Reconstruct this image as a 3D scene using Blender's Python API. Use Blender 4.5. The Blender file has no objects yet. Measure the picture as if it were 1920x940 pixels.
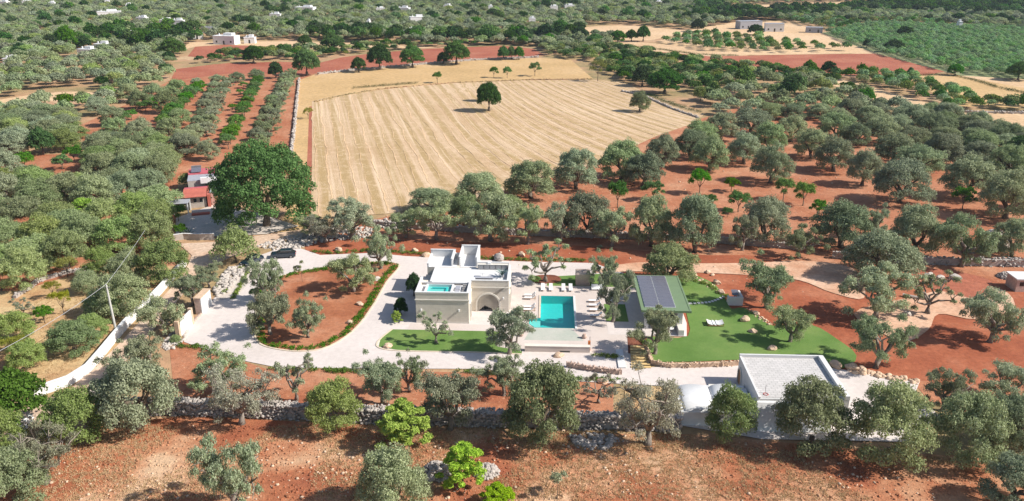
import bpy, bmesh, math, random
import numpy as np
from mathutils import Vector, Matrix
from mathutils.geometry import tessellate_polygon
R = math.radians
rng = np.random.default_rng(7)
random.seed(7)
SC = bpy.context.scene
COL = SC.collection

# ------------------------------------------------------------------ camera, sky, sun, exposure
F, CX, CY, H = 1550., 960., 470., 54.
PITCH = math.atan(570 / F)
cp, sp = math.cos(PITCH), math.sin(PITCH)
cam_d = bpy.data.cameras.new('camera'); cam = bpy.data.objects.new('camera', cam_d); COL.objects.link(cam)
cam.location = (0, 0, H); cam.rotation_euler = (math.pi / 2 - PITCH, 0, 0)
cam_d.sensor_width = 36; cam_d.lens = 36 * F / 1920; cam_d.clip_end = 12000; cam_d.clip_start = 1
SC.camera = cam
SUN_EL, SUN_AZ = R(40), R(100)            # azimuth clockwise from +Y
sdir = Vector((math.sin(SUN_AZ) * math.cos(SUN_EL), math.cos(SUN_AZ) * math.cos(SUN_EL), math.sin(SUN_EL)))
w = bpy.data.worlds.new('World'); SC.world = w; w.use_nodes = True
sky = w.node_tree.nodes.new('ShaderNodeTexSky'); sky.sky_type = 'NISHITA'; sky.sun_disc = False
sky.sun_elevation = SUN_EL; sky.sun_rotation = SUN_AZ
bg = w.node_tree.nodes['Background']; bg.inputs['Strength'].default_value = 0.095
w.node_tree.links.new(sky.outputs[0], bg.inputs[0])
sl = bpy.data.lights.new('sun', 'SUN'); so = bpy.data.objects.new('sun', sl); COL.objects.link(so)
sl.energy = 4.9; sl.angle = R(0.5); sl.color = (1, .955, .88)
so.rotation_euler = (-sdir).to_track_quat('-Z', 'Y').to_euler(); so.location = (0, 0, 300)
SC.view_settings.view_transform = 'Standard'; SC.view_settings.look = 'None'
SC.view_settings.exposure = 0.5; SC.view_settings.gamma = 1
SC.cycles.max_bounces = 6; SC.cycles.diffuse_bounces = 3; SC.cycles.transparent_max_bounces = 12

# ------------------------------------------------------------------ survey helpers
def G(px, py, z=0.):
    u = (px - CX) / F; v = -(py - CY) / F
    d = (u, cp + v * sp, -sp + v * cp); t = (z - H) / d[2]
    return (d[0] * t, d[1] * t)
def mpp(py): return (py + 100) * cp / H          # pixels per metre on the ground at photo row py
TH = R(2.5); OX, OY = G(781, 606)
def W(x, y):                                      # villa plan metres -> world
    return (OX + x * math.cos(TH) + y * math.sin(TH), OY - x * math.sin(TH) + y * math.cos(TH))
def V(px, py, z=0.):
    x, y = G(px, py, z); x -= OX; y -= OY
    return (x * math.cos(TH) - y * math.sin(TH), x * math.sin(TH) + y * math.cos(TH))
def smooth(pts, closed=True, n=6):
    out = []; m = len(pts); rngi = range(m) if closed else range(m - 1)
    g = (lambda i: pts[i % m]) if closed else (lambda i: pts[max(0, min(m - 1, i))])
    for i in rngi:
        p0, p1, p2, p3 = g(i - 1), g(i), g(i + 1), g(i + 2)
        for k in range(n):
            t = k / n
            out.append(tuple(0.5 * (2 * b + (c - a) * t + (2 * a - 5 * b + 4 * c - d) * t * t + (3 * b - a - 3 * c + d) * t ** 3) for a, b, c, d in zip(p0, p1, p2, p3)))
    if not closed: out.append(pts[-1])
    return out
def inside(x, y, poly):
    c = False; j = len(poly) - 1
    for i in range(len(poly)):
        xi, yi = poly[i]; xj, yj = poly[j]
        if (yi > y) != (yj > y) and x < (xj - xi) * (y - yi) / (yj - yi) + xi: c = not c
        j = i
    return c

# ------------------------------------------------------------------ materials
class NT:
    def __init__(s, name):
        s.m = bpy.data.materials.new(name); s.m.use_nodes = True; s.t = s.m.node_tree
        s.b = s.t.nodes['Principled BSDF']; s.out = s.t.nodes['Material Output']
        s.b.inputs['Roughness'].default_value = .9; s.b.inputs['Specular IOR Level'].default_value = .2
        s.geo = None
    def n(s, ty, **kw):
        nd = s.t.nodes.new(ty)
        for k, v in kw.items(): setattr(nd, k, v)
        return nd
    def l(s, a, b): s.t.links.new(a, b)
    def pos(s):
        if not s.geo: s.geo = s.n('ShaderNodeNewGeometry')
        return s.geo.outputs['Position']
    def noise(s, scale, detail=5, rough=.6, vec=None, dist=0):
        nd = s.n('ShaderNodeTexNoise'); nd.inputs['Scale'].default_value = scale; nd.inputs['Detail'].default_value = detail
        nd.inputs['Roughness'].default_value = rough; nd.inputs['Distortion'].default_value = dist
        s.l(vec or s.pos(), nd.inputs['Vector']); return nd.outputs['Fac']
    def ramp(s, fac, stops):
        r = s.n('ShaderNodeValToRGB'); e = r.color_ramp.elements
        while len(e) < len(stops): e.new(.5)
        for el, (p, c) in zip(e, stops): el.position = p; el.color = (*c, 1) if len(c) == 3 else c
        s.l(fac, r.inputs[0]); return r.outputs['Color']
    def mix(s, fac, a, b, mode='MIX'):
        m = s.n('ShaderNodeMix', data_type='RGBA', blend_type=mode)
        for sock, v in ((m.inputs['Factor'], fac), (m.inputs['A'], a), (m.inputs['B'], b)):
            if isinstance(v, (int, float)): sock.default_value = v
            elif isinstance(v, tuple): sock.default_value = (*v, 1)
            else: s.l(v, sock)
        return m.outputs['Result']
    def base(s, c):
        if isinstance(c, tuple): s.b.inputs['Base Color'].default_value = (*c, 1)
        else: s.l(c, s.b.inputs['Base Color'])
    def bump(s, h, dist=.1, st=.6):
        b = s.n('ShaderNodeBump'); b.inputs['Distance'].default_value = dist; b.inputs['Strength'].default_value = st
        s.l(h, b.inputs['Height']); s.l(b.outputs[0], s.b.inputs['Normal'])
M = {}
def ground_mat(name, cols, s1, s2, spread=(.35, .65), bump=.15, speck=None, speckth=.68, det=.55):
    t = NT(name)
    a = t.noise(s1, 6, .6); c = t.ramp(a, [(spread[0] + (spread[1] - spread[0]) * i / (len(cols) - 1), k) for i, k in enumerate(cols)])
    b = t.noise(s2, 5, .75)
    c = t.mix(det, c, t.ramp(b, [(.3, (.5, .5, .5)), (.7, (1.4, 1.4, 1.4))]), 'MULTIPLY')
    if speck:
        v = t.n('ShaderNodeTexNoise'); v.inputs['Scale'].default_value = 1.6; v.inputs['Detail'].default_value = 6; v.inputs['Roughness'].default_value = .8
        t.l(t.pos(), v.inputs['Vector'])
        c = t.mix(t.ramp(v.outputs['Fac'], [(speckth - .03, (0, 0, 0)), (speckth + .02, (1, 1, 1))]), c, speck)
    t.base(c); t.bump(t.noise(s2 * 1.3, 5, .75), bump, .8); M[name] = t.m; return t
red, redd, sand, straw = (.38, .135, .07), (.30, .09, .045), (.50, .25, .15), (.55, .38, .2)
ground_mat('red_soil', [redd, (.37, .14, .07), (.43, .19, .105), (.50, .27, .16)], .09, 1.1, (.28, .72), speck=(.55, .33, .21), speckth=.62)
ground_mat('smooth_red_soil', [(.28, .095, .045), (.36, .135, .065), (.45, .21, .12)], .12, 1.6, bump=.06)
ground_mat('rust_soil', [(.27, .075, .035), (.33, .10, .048), (.40, .15, .08)], .1, 1.4, bump=.08)
ground_mat('ploughed_soil', [(.30, .085, .05), (.36, .12, .07), (.42, .17, .10)], .06, .9, (.3, .75))
ground_mat('rubble_soil', [(.31, .10, .05), (.39, .145, .07), (.50, .26, .145), (.60, .40, .25)], .11, 1.5, (.33, .66), .25, (.62, .42, .3), .66)
ground_mat('dry_grass', [(.36, .17, .08), (.50, .32, .16), (.56, .40, .21)], .12, 1.6, (.3, .6), .2, (.22, .2, .09), .68)
ground_mat('pale_stubble', [(.52, .34, .19), (.60, .41, .24), (.66, .47, .30)], .02, .5, (.3, .7))
ground_mat('gold_stubble', [(.44, .29, .13), (.52, .34, .16), (.56, .38, .20)], .03, .6, (.3, .7))
ground_mat('scrub_ground', [(.18, .16, .07), (.34, .24, .12), (.44, .26, .15), (.52, .38, .23)], .04, .5, (.3, .7))
ground_mat('track_earth', [(.48, .30, .2), (.56, .40, .29), (.60, .46, .35)], .15, 1.2, (.3, .7), .05)
ground_mat('sandy_track', [(.48, .24, .14), (.58, .36, .24), (.64, .43, .31)], .12, 1.5, (.3, .7), .05)
ground_mat('lawn_grass', [(.085, .165, .032), (.125, .21, .05), (.185, .25, .07)], .14, 7, (.3, .7), .05, det=.35)
ground_mat('mulch', [(.12, .045, .03), (.2, .07, .04), (.26, .1, .06)], .4, 4)
ground_mat('concrete_paving', [(.55, .485, .445), (.60, .53, .49), (.63, .56, .52)], .09, 1.3, (.3, .7), .01, det=.2)
ground_mat('deck_stone', [(.52, .44, .39), (.56, .48, .43), (.59, .515, .465)], .2, 3, (.3, .7), .01, det=.12)
ground_mat('garden_gravel', [(.5, .43, .36), (.58, .5, .44), (.45, .42, .36)], .3, 5, (.3, .7), .05)
ground_mat('wet_stone', [(.37, .40, .34), (.42, .43, .37), (.48, .46, .41)], .25, 3, (.3, .7), .01, det=.15)
# striped stubble: tramlines and lighter straw lines following the combine, cut by noise
ground_mat('orchard_floor', [(.17, .20, .09), (.24, .26, .13), (.34, .30, .17)], .03, .5)
def stubble():
    t = NT('striped_stubble')
    uv = t.n('ShaderNodeUVMap'); uv.uv_map = 'rows'
    wv = t.n('ShaderNodeTexWave', wave_type='BANDS', bands_direction='X'); wv.inputs['Scale'].default_value = .055
    wv.inputs['Distortion'].default_value = 1.6; wv.inputs['Detail'].default_value = 4; wv.inputs['Detail Scale'].default_value = .8; wv.inputs['Detail Roughness'].default_value = .7
    t.l(uv.outputs[0], wv.inputs[0])
    a = t.ramp(t.noise(.02, 4), [(.3, (.47, .31, .175)), (.7, (.59, .43, .28))])
    c = t.mix(t.ramp(wv.outputs['Fac'], [(.5, (0, 0, 0)), (.85, (.9, .9, .9))]), a, (.39, .265, .12))
    mp = t.n('ShaderNodeMapping'); mp.inputs['Scale'].default_value = (.62, .012, 1); t.l(uv.outputs[0], mp.inputs[0])
    st = t.noise(1.0, 6, .65, mp.outputs[0], .4); c = t.mix(t.ramp(st, [(.36, (.85, .85, .85)), (.5, (0, 0, 0))]), c, (.40, .275, .13))
    c = t.mix(t.ramp(st, [(.54, (0, 0, 0)), (.66, (.85, .85, .85))]), c, (.66, .50, .335))
    c = t.mix(t.ramp(t.noise(.35, 8, .8), [(.5, (0, 0, 0)), (.62, (.6, .6, .6))]), c, (.66, .49, .33))
    t.base(c); t.bump(t.noise(2, 5, .8), .2, .8); M['striped_stubble'] = t.m
stubble()
def plain(name, c, rough=.8, spec=.3, var=.12, scale=1.5, metal=0, bump=0):
    t = NT(name); t.b.inputs['Roughness'].default_value = rough; t.b.inputs['Specular IOR Level'].default_value = spec
    t.b.inputs['Metallic'].default_value = metal
    n = t.noise(scale, 6, .65)
    t.base(t.mix(1., c, t.ramp(n, [(.3, (1 - var,) * 3), (.7, (1 + var,) * 3)]), 'MULTIPLY'))
    if bump: t.bump(t.noise(scale * 6, 4), bump, .6)
    M[name] = t.m; return t
plain('white_plaster', (.63, .62, .61), var=.05); plain('white_lime', (.70, .69, .68), var=.06, bump=.02)
plain('cream_stone', (.60, .52, .41), var=.09, scale=.9, bump=.01); plain('pale_trim', (.64, .60, .53), var=.06)
plain('beige_coping', (.6, .5, .38), var=.12); plain('field_stone', (.38, .335, .30), var=.28, scale=2.2, bump=.04)
plain('warm_stone', (.56, .40, .28), var=.25, scale=2, bump=.04); plain('pink_stone', (.52, .38, .31), var=.25, scale=3, bump=.04)
plain('timber_tread', (.60, .42, .19), var=.15); plain('grey_wood', (.36, .28, .235), var=.15, scale=4)
plain('teak', (.33, .18, .09), var=.15); plain('white_fabric', (.75, .74, .73), var=.03); plain('white_metal', (.78, .78, .78), .5)
plain('grey_metal', (.3, .3, .31), .4, .5, metal=.6); plain('dark_glass', (.018, .022, .025), .08, .6, var=.02)
plain('recess_shade', (.07, .065, .055), .6); plain('green_roof', (.16, .225, .125), .6, .3, .06, .7)  # recess tone: near-black colour stands in for shade inside openings
plain('teal_tile', (.04, .50, .47), .4, var=.05); plain('aqua_tile', (.22, .60, .53), .4, var=.05)
plain('terracotta_sheet', (.46, .13, .09), .7, var=.18, scale=.8); plain('pink_sheet', (.50, .11, .13), .6, var=.15)
plain('grey_sheet', (.34, .34, .37), .5, var=.12); plain('old_white', (.44, .39, .345), var=.15, scale=1)
plain('pink_wall', (.5, .32, .27), var=.12); plain('blue_gravel', (.22, .25, .29), var=.2, scale=2)
plain('bark', (.15, .115, .085), var=.35, scale=6, bump=.05); plain('grey_bark', (.24, .2, .165), var=.35, scale=6, bump=.05)
plain('orange_fabric', (.55, .16, .04), var=.1); plain('chrome_wheel', (.35, .35, .36), .35, .5, metal=.7)
plain('tyre', (.02, .02, .02)); plain('concrete_pole', (.5, .48, .45), var=.12)
plain('cable_grey', (.35, .35, .36)); plain('blue_grey_leaf', (.16, .22, .2), var=.2); plain('agave_leaf', (.3, .36, .31), var=.2)
plain('red_paint', (.45, .03, .025), .5); plain('cabinet_grey', (.24, .23, .22), .5)
c_ = plain('car_paint', (.008, .022, .038), .22, .5, var=.05); c_.b.inputs['Coat Weight'].default_value = .8
def pavers(name, c, sx=1.0, mort=.35):
    t = NT(name); br = t.n('ShaderNodeTexBrick'); tc = t.n('ShaderNodeTexCoord'); t.l(tc.outputs['Object'], br.inputs[0])
    br.inputs['Scale'].default_value = sx; br.inputs['Color1'].default_value = (*c, 1); br.inputs['Color2'].default_value = (*[k * .9 for k in c], 1)
    br.inputs['Mortar'].default_value = (*[k * mort * 1.6 for k in c], 1); br.inputs['Mortar Size'].default_value = .03
    br.inputs['Brick Width'].default_value = .6; br.inputs['Row Height'].default_value = .38
    n = t.noise(.8, 5); t.base(t.mix(.6, br.outputs['Color'], t.ramp(n, [(.3, (.85, .85, .84)), (.7, (1.12, 1.1, 1.1))]), 'MULTIPLY'))
    M[name] = t.m
pavers('roof_paver', (.56, .535, .515), .8, .42)
def courses():
    t = NT('villa_stone'); tc = t.n('ShaderNodeTexCoord'); mp = t.n('ShaderNodeSeparateXYZ'); t.l(tc.outputs['Object'], mp.inputs[0])
    cb = t.n('ShaderNodeCombineXYZ'); ad = t.n('ShaderNodeMath', operation='ADD'); t.l(mp.outputs[0], ad.inputs[0]); t.l(mp.outputs[1], ad.inputs[1])
    t.l(ad.outputs[0], cb.inputs[0]); t.l(mp.outputs[2], cb.inputs[1])
    br = t.n('ShaderNodeTexBrick'); t.l(cb.outputs[0], br.inputs[0]); br.inputs['Scale'].default_value = 1
    br.inputs['Brick Width'].default_value = .75; br.inputs['Row Height'].default_value = .32; br.inputs['Mortar Size'].default_value = .008
    br.inputs['Color1'].default_value = (.66, .595, .51, 1); br.inputs['Color2'].default_value = (.62, .56, .475, 1); br.inputs['Mortar'].default_value = (.50, .44, .36, 1)
    t.base(t.mix(.5, br.outputs['Color'], t.ramp(t.noise(.7, 6), [(.3, (.86, .86, .86)), (.7, (1.1, 1.1, 1.1))]), 'MULTIPLY'))
    M['villa_stone'] = t.m
courses()
def panel():
    t = NT('solar_cells'); t.b.inputs['Roughness'].default_value = .3; t.b.inputs['Specular IOR Level'].default_value = .7
    tc = t.n('ShaderNodeTexCoord'); br = t.n('ShaderNodeTexBrick'); br.offset = 0; t.l(tc.outputs['Object'], br.inputs[0]); br.inputs['Scale'].default_value = 1
    br.inputs['Brick Width'].default_value = .17; br.inputs['Row Height'].default_value = .17; br.inputs['Mortar Size'].default_value = .006
    br.inputs['Color1'].default_value = (.10, .10, .125, 1); br.inputs['Color2'].default_value = (.12, .115, .14, 1); br.inputs['Mortar'].default_value = (.3, .3, .35, 1)
    t.base(br.outputs['Color']); M['solar_cells'] = t.m
panel()
def water():
    t = NT('pool_water'); gl = t.n('ShaderNodeBsdfGlossy'); gl.inputs['Roughness'].default_value = .03
    tr = t.n('ShaderNodeBsdfTransparent'); tr.inputs[0].default_value = (.80, .97, .97, 1)
    fr = t.n('ShaderNodeFresnel'); fr.inputs[0].default_value = 1.33; mx = t.n('ShaderNodeMixShader')
    b = t.n('ShaderNodeBump'); b.inputs['Distance'].default_value = .02; b.inputs['Strength'].default_value = .4; t.l(t.noise(2.5, 3), b.inputs['Height'])
    t.l(b.outputs[0], gl.inputs['Normal']); t.l(b.outputs[0], fr.inputs['Normal'])
    bk = t.n('ShaderNodeNewGeometry'); iv = t.n('ShaderNodeMath', operation='SUBTRACT'); iv.inputs[0].default_value = 1; t.l(bk.outputs['Backfacing'], iv.inputs[1]); ml = t.n('ShaderNodeMath', operation='MULTIPLY'); t.l(fr.outputs[0], ml.inputs[0]); t.l(iv.outputs[0], ml.inputs[1])
    t.l(ml.outputs[0], mx.inputs[0]); t.l(tr.outputs[0], mx.inputs[1]); t.l(gl.outputs[0], mx.inputs[2]); t.l(mx.outputs[0], t.out.inputs[0]); M['pool_water'] = t.m
water()
def leaf(name, a, b, c, tr=.32, hue=.06):
    t = NT(name); g = t.n('ShaderNodeNewGeometry'); oi = t.n('ShaderNodeObjectInfo')
    col = t.ramp(g.outputs['Random Per Island'], [(0, a), (.5, b), (1, c)])
    hs = t.n('ShaderNodeHueSaturation'); t.l(col, hs.inputs['Color'])
    for out, lo, hi in (('Hue', .5 - hue * .35, .5 + hue * .35), ('Value', .78, 1.28), ('Saturation', .75, 1.15)):
        mr = t.n('ShaderNodeMapRange'); mr.inputs['To Min'].default_value = lo; mr.inputs['To Max'].default_value = hi
        if out == 'Hue': t.l(oi.outputs['Random'], mr.inputs[0])
        else:
            fr = t.n('ShaderNodeMath', operation='FRACT'); mu = t.n('ShaderNodeMath', operation='MULTIPLY')
            mu.inputs[1].default_value = 7.31 if out == 'Value' else 13.7
            t.l(oi.outputs['Random'], mu.inputs[0]); t.l(mu.outputs[0], fr.inputs[0]); t.l(fr.outputs[0], mr.inputs[0])
        t.l(mr.outputs[0], hs.inputs[out])
    df = t.n('ShaderNodeBsdfDiffuse'); tl = t.n('ShaderNodeBsdfTranslucent'); mx = t.n('ShaderNodeMixShader'); mx.inputs[0].default_value = tr
    t.l(hs.outputs[0], df.inputs[0]); t.l(hs.outputs[0], tl.inputs[0])
    t.l(df.outputs[0], mx.inputs[1]); t.l(tl.outputs[0], mx.inputs[2]); t.l(mx.outputs[0], t.out.inputs[0]); M[name] = t.m
leaf('olive_leaf', (0.205, 0.245, 0.12), (0.275, 0.325, 0.17), (0.38, 0.43, 0.255))
leaf('warm_olive_leaf', (0.21, 0.275, 0.09), (0.28, 0.35, 0.13), (0.38, 0.44, 0.21))
leaf('thin_olive_leaf', (0.23, 0.27, 0.135), (0.315, 0.36, 0.195), (0.43, 0.47, 0.3))
leaf('grey_twig_leaf', (0.22, 0.2, 0.14), (0.32, 0.31, 0.2), (0.44, 0.42, 0.31))
leaf('dark_leaf', (0.022, 0.056, 0.013), (0.044, 0.100, 0.022), (0.081, 0.150, 0.037))
leaf('oak_leaf', (0.05, 0.125, 0.018), (0.08, 0.18, 0.03), (0.13, 0.25, 0.055))
leaf('fruit_leaf', (0.066, 0.154, 0.022), (0.110, 0.242, 0.039), (0.187, 0.330, 0.066), .35)
leaf('lime_leaf', (0.24, 0.4, 0.02), (0.38, 0.56, 0.04), (0.52, 0.68, 0.09), .35)
leaf('yellow_leaf', (.18, .2, .03), (.28, .28, .05), (.38, .36, .09), .3)
leaf('orchard_leaf', (0.16, 0.28, 0.11), (0.23, 0.38, 0.15), (0.32, 0.48, 0.21))
leaf('scrub_leaf', (0.11, 0.16, 0.04), (0.19, 0.24, 0.07), (0.31, 0.33, 0.13))
leaf('cover_leaf', (.05, .11, .02), (.09, .17, .03), (.15, .23, .05))
leaf('straw_blade', (0.4, 0.25, 0.12), (0.52, 0.36, 0.2), (0.62, 0.46, 0.29), .2)

# ------------------------------------------------------------------ object helpers
def tag(o, label=None, cat=None, group=None, kind=None):
    if label: o['label'] = label
    if cat: o['category'] = cat
    if group: o['group'] = group
    if kind: o['kind'] = kind
    return o
def empty(name, loc, rz=0, label=None, cat=None, group=None):
    o = bpy.data.objects.new(name, None); COL.objects.link(o); o.location = loc; o.rotation_euler = (0, 0, rz)
    o.empty_display_size = .5; return tag(o, label, cat, group)
def link(name, me, parent=None):
    o = bpy.data.objects.new(name, me); COL.objects.link(o)
    if parent: o.parent = parent
    return o
def np_mesh(name, verts, faces, mat):
    me = bpy.data.meshes.new(name); v = np.asarray(verts, dtype=np.float32); f = np.asarray(faces, dtype=np.int32); k = f.shape[1]
    me.vertices.add(len(v)); me.vertices.foreach_set('co', v.ravel()); me.loops.add(f.size); me.loops.foreach_set('vertex_index', f.ravel())
    me.polygons.add(len(f)); me.polygons.foreach_set('loop_start', np.arange(0, f.size, k, dtype=np.int32))
    me.update(calc_edges=True); me.materials.append(M[mat]); return me
class MB:
    def __init__(s): s.bm = bmesh.new()
    def box(s, x0, x1, y0, y1, z0, z1, bev=0, rz=0, c=None, tilt=None):
        r = bmesh.ops.create_cube(s.bm, size=1); vs = r['verts']
        for v in vs: v.co = Vector(((x0 + x1) / 2 + v.co.x * (x1 - x0), (y0 + y1) / 2 + v.co.y * (y1 - y0), (z0 + z1) / 2 + v.co.z * (z1 - z0)))
        if bev:
            es = list({e for v in vs for e in v.link_edges}); vs = bmesh.ops.bevel(s.bm, geom=es, offset=bev, segments=1, affect='EDGES')['verts']
        if tilt is not None: bmesh.ops.rotate(s.bm, verts=list({v for v in vs}), cent=Vector(c), matrix=tilt)
        if rz: bmesh.ops.rotate(s.bm, verts=list(vs), cent=Vector(c or ((x0 + x1) / 2, (y0 + y1) / 2, 0)), matrix=Matrix.Rotation(rz, 3, 'Z'))
        return s
    def quad(s, *pts):
        s.bm.faces.new([s.bm.verts.new(p) for p in pts]); return s
    def tube(s, pts, rad, n=7):
        rings = []
        for i, p in enumerate(pts):
            p = Vector(p); a = Vector(pts[max(0, i - 1)]); b = Vector(pts[min(len(pts) - 1, i + 1)]); d = (b - a)
            if d.length < 1e-6: d = Vector((0, 0, 1))
            q = d.to_track_quat('Z', 'Y'); r = rad[i] if isinstance(rad, (list, tuple)) else rad
            rings.append([s.bm.verts.new(p + q @ Vector((r * math.cos(2 * math.pi * k / n), r * math.sin(2 * math.pi * k / n), 0))) for k in range(n)])
        for a, b in zip(rings, rings[1:]):
            for k in range(n): s.bm.faces.new((a[k], a[(k + 1) % n], b[(k + 1) % n], b[k]))
        s.bm.faces.new(rings[0][::-1]); s.bm.faces.new(rings[-1]); return s
    def prism(s, pts, z0, z1):
        a = [s.bm.verts.new((x, y, z0)) for x, y in pts]; b = [s.bm.verts.new((x, y, z1)) for x, y in pts]; n = len(pts)
        for i in range(n): s.bm.faces.new((a[i], a[(i + 1) % n], b[(i + 1) % n], b[i]))
        s.bm.faces.new(b); s.bm.faces.new(a[::-1]); return s
    def mesh(s, name, mat, smooth=False):
        bmesh.ops.recalc_face_normals(s.bm, faces=s.bm.faces[:]); me = bpy.data.meshes.new(name); s.bm.to_mesh(me); s.bm.free(); me.materials.append(M[mat])
        if smooth: me.polygons.foreach_set('use_smooth', [True] * len(me.polygons))
        return me
    def put(s, name, mat, parent=None, smooth=False): return link(name, s.mesh(name, mat, smooth), parent)
def B(name, mat, parent, *a, **k): return MB().box(*a, **k).put(name, mat, parent)
def sheet(name, polys, z, mat, kind='structure', thick=0):
    """flat sheet from an outline and holes in world metres"""
    pl = [[Vector((x, y, 0)) for x, y in p] for p in polys]; tris = tessellate_polygon(pl); vs = [v for p in pl for v in p]
    me = bpy.data.meshes.new(name); me.from_pydata([(v.x, v.y, z) for v in vs], [], tris); me.update()
    bm = bmesh.new(); bm.from_mesh(me); bmesh.ops.recalc_face_normals(bm, faces=bm.faces[:])
    if bm.faces[0].normal.z < 0: bmesh.ops.reverse_faces(bm, faces=bm.faces[:])
    bm.to_mesh(me); bm.free(); me.materials.append(M[mat]); o = link(name, me); return tag(o, kind=kind)
def P(pts, sm=True, n=6):
    q = smooth(pts, True, n) if sm else pts
    return [G(x, y) for x, y in q]
def ribbon(name, pts, width, z0, z1, mat, parent=None, closed=False, kind=None):
    n = len(pts); L, Rr = [], []
    for i in range(n):
        a = Vector(pts[(i - 1) % n if closed else max(0, i - 1)]); b = Vector(pts[(i + 1) % n if closed else min(n - 1, i + 1)]); d = (b - a).normalized()
        nx = Vector((-d.y, d.x)) * width / 2; p = Vector(pts[i]); L.append(p + nx); Rr.append(p - nx)
    bm = bmesh.new(); rows = [[bm.verts.new((*l, z0)), bm.verts.new((*l, z1)), bm.verts.new((*r, z1)), bm.verts.new((*r, z0))] for l, r in zip(L, Rr)]
    for i in range(n if closed else n - 1):
        a, b = rows[i], rows[(i + 1) % n]
        for k in range(3): bm.faces.new((a[k], a[k + 1], b[k + 1], b[k]))
    if not closed: bm.faces.new(rows[0]); bm.faces.new(rows[-1][::-1])
    s = MB(); s.bm.free(); s.bm = bm; o = s.put(name, mat, parent)
    if kind: o['kind'] = kind
    return o
# ------------------------------------------------------------------ the land
pool_v = [(18.9, 11), (24.15, 11), (24.15, -1.0), (18.0, -1.0), (17.2, .3), (17.2, 2.3), (18.9, 2.3)]
pool_w = [W(*p) for p in pool_v]
BIG = [(-2500, -50), (2500, -50), (2500, 2500), (-2500, 2500)]
sheet('ground', [BIG, pool_w], 0, 'scrub_ground')
Z = .004
def zone(name, pts, mat, sm=True, holes=(), kind='structure', n=4):
    global Z; Z += .0025
    return sheet(name, [P(pts, sm, n)] + [list(h) for h in holes], Z, mat, kind)
z_fore = [(-1500, 1500), (-1500, 1050), (-200, 930), (60, 850), (150, 800), (350, 780), (640, 795), (1000, 812), (1300, 815), (1700, 850), (2100, 870), (3400, 930), (3400, 1500)]
zone('near_field', z_fore, 'rubble_soil', False)
zone('left_grove_ground', [(-300, 300), (0, 292), (300, 285), (335, 300), (330, 450), (345, 500), (180, 505), (40, 545), (-300, 560)], 'red_soil', False)
zone('left_field', [(-300, 560), (40, 545), (180, 503), (345, 498), (210, 640), (130, 716), (60, 735), (-300, 790)], 'dry_grass', False)
zone('left_clearing', [(-60, 200), (60, 178), (150, 172), (200, 180), (190, 192), (100, 190), (40, 196), (-60, 222)], 'pale_stubble')
zone('red_clearing', [(0, 305), (60, 298), (180, 288), (190, 298), (100, 312), (20, 320)], 'red_soil')
zone('orchard_soil', [(320, 150), (330, 130), (430, 118), (590, 118), (590, 140), (562, 150), (540, 300), (560, 330), (385, 330), (200, 330), (140, 240), (250, 190)], 'red_soil', False)
zone('grove_soil', [(700, 412), (850, 380), (1000, 345), (1130, 300), (1180, 265), (1330, 218), (1420, 190), (1560, 190), (1700, 225), (2100, 330), (3200, 500), (3400, 900), (2100, 850), (1750, 760), (1700, 705), (1380, 700), (1200, 560), (600, 478), (600, 450)], 'red_soil', False)
zone('villa_soil', [(575, 458), (640, 445), (760, 448), (900, 455), (1100, 462), (1300, 478), (1420, 480), (1500, 500), (1590, 545), (1640, 540), (2050, 560), (2050, 720), (1700, 712), (1560, 690), (1380, 690), (1180, 560), (1110, 500), (760, 484), (600, 482)], 'rust_soil')
zone('front_bed', [(318, 655), (345, 640), (400, 660), (500, 692), (700, 694), (900, 700), (1150, 712), (1150, 790), (900, 785), (640, 775), (330, 770)], 'red_soil', False)
zone('stubble_strip', [(540, 300), (562, 150), (590, 140), (590, 250), (583, 405), (560, 440), (520, 440), (560, 330)], 'gold_stubble', False)
zone('brown_strip', [(580, 200), (588, 200), (587, 300), (584, 405), (572, 405), (576, 300)], 'ploughed_soil', False)
zone('upper_field', [(575, 150), (600, 140), (720, 128), (860, 115), (1010, 109), (1070, 112), (1112, 148), (1000, 150), (850, 156), (720, 168), (585, 192)], 'gold_stubble', False)
zone('far_red_field', [(320, 152), (330, 130), (400, 121), (520, 116), (600, 118), (640, 108), (700, 100), (800, 92), (940, 86), (1000, 92), (1022, 104), (900, 112), (720, 128), (600, 138), (560, 140), (430, 138)], 'ploughed_soil', False)
zone('far_red_patch', [(352, 106), (366, 88), (430, 84), (520, 86), (545, 94), (500, 104), (400, 110)], 'ploughed_soil', False)
zone('far_yard', [(340, 95), (355, 80), (420, 78), (560, 78), (700, 83), (820, 90), (700, 92), (560, 90), (420, 84), (366, 88)], 'pale_stubble', False)
zone('pale_field', [(1095, 52), (1160, 48), (1230, 52), (1300, 60), (1330, 62), (1260, 68), (1215, 76), (1150, 74), (1090, 64)], 'pale_stubble')
zone('pale_field_middle', [(1150, 85), (1200, 80), (1290, 88), (1400, 98), (1390, 106), (1320, 106), (1240, 98)], 'pale_stubble')
zone('farm_field', [(1290, 58), (1400, 40), (1480, 42), (1560, 68), (1650, 100), (1560, 98), (1440, 80), (1340, 62)], 'pale_stubble')
zone('almond_ground', [(1230, 78), (1300, 62), (1440, 72), (1560, 88), (1630, 100), (1420, 104), (1300, 96)], 'pale_stubble', False)
zone('high_field', [(1350, 15), (1440, 10), (1640, 3), (1700, 11), (1600, 17), (1480, 24), (1380, 24)], 'pale_stubble')
zone('right_red_field', [(1240, 98), (1330, 106), (1480, 103), (1640, 101), (1782, 132), (1740, 141), (1600, 142), (1500, 140), (1400, 128), (1300, 120)], 'ploughed_soil', False)
zone('diagonal_field', [(1510, 142), (1560, 143), (1690, 180), (1780, 205), (1790, 212), (1700, 205), (1600, 175)], 'pale_stubble', False)
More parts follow.
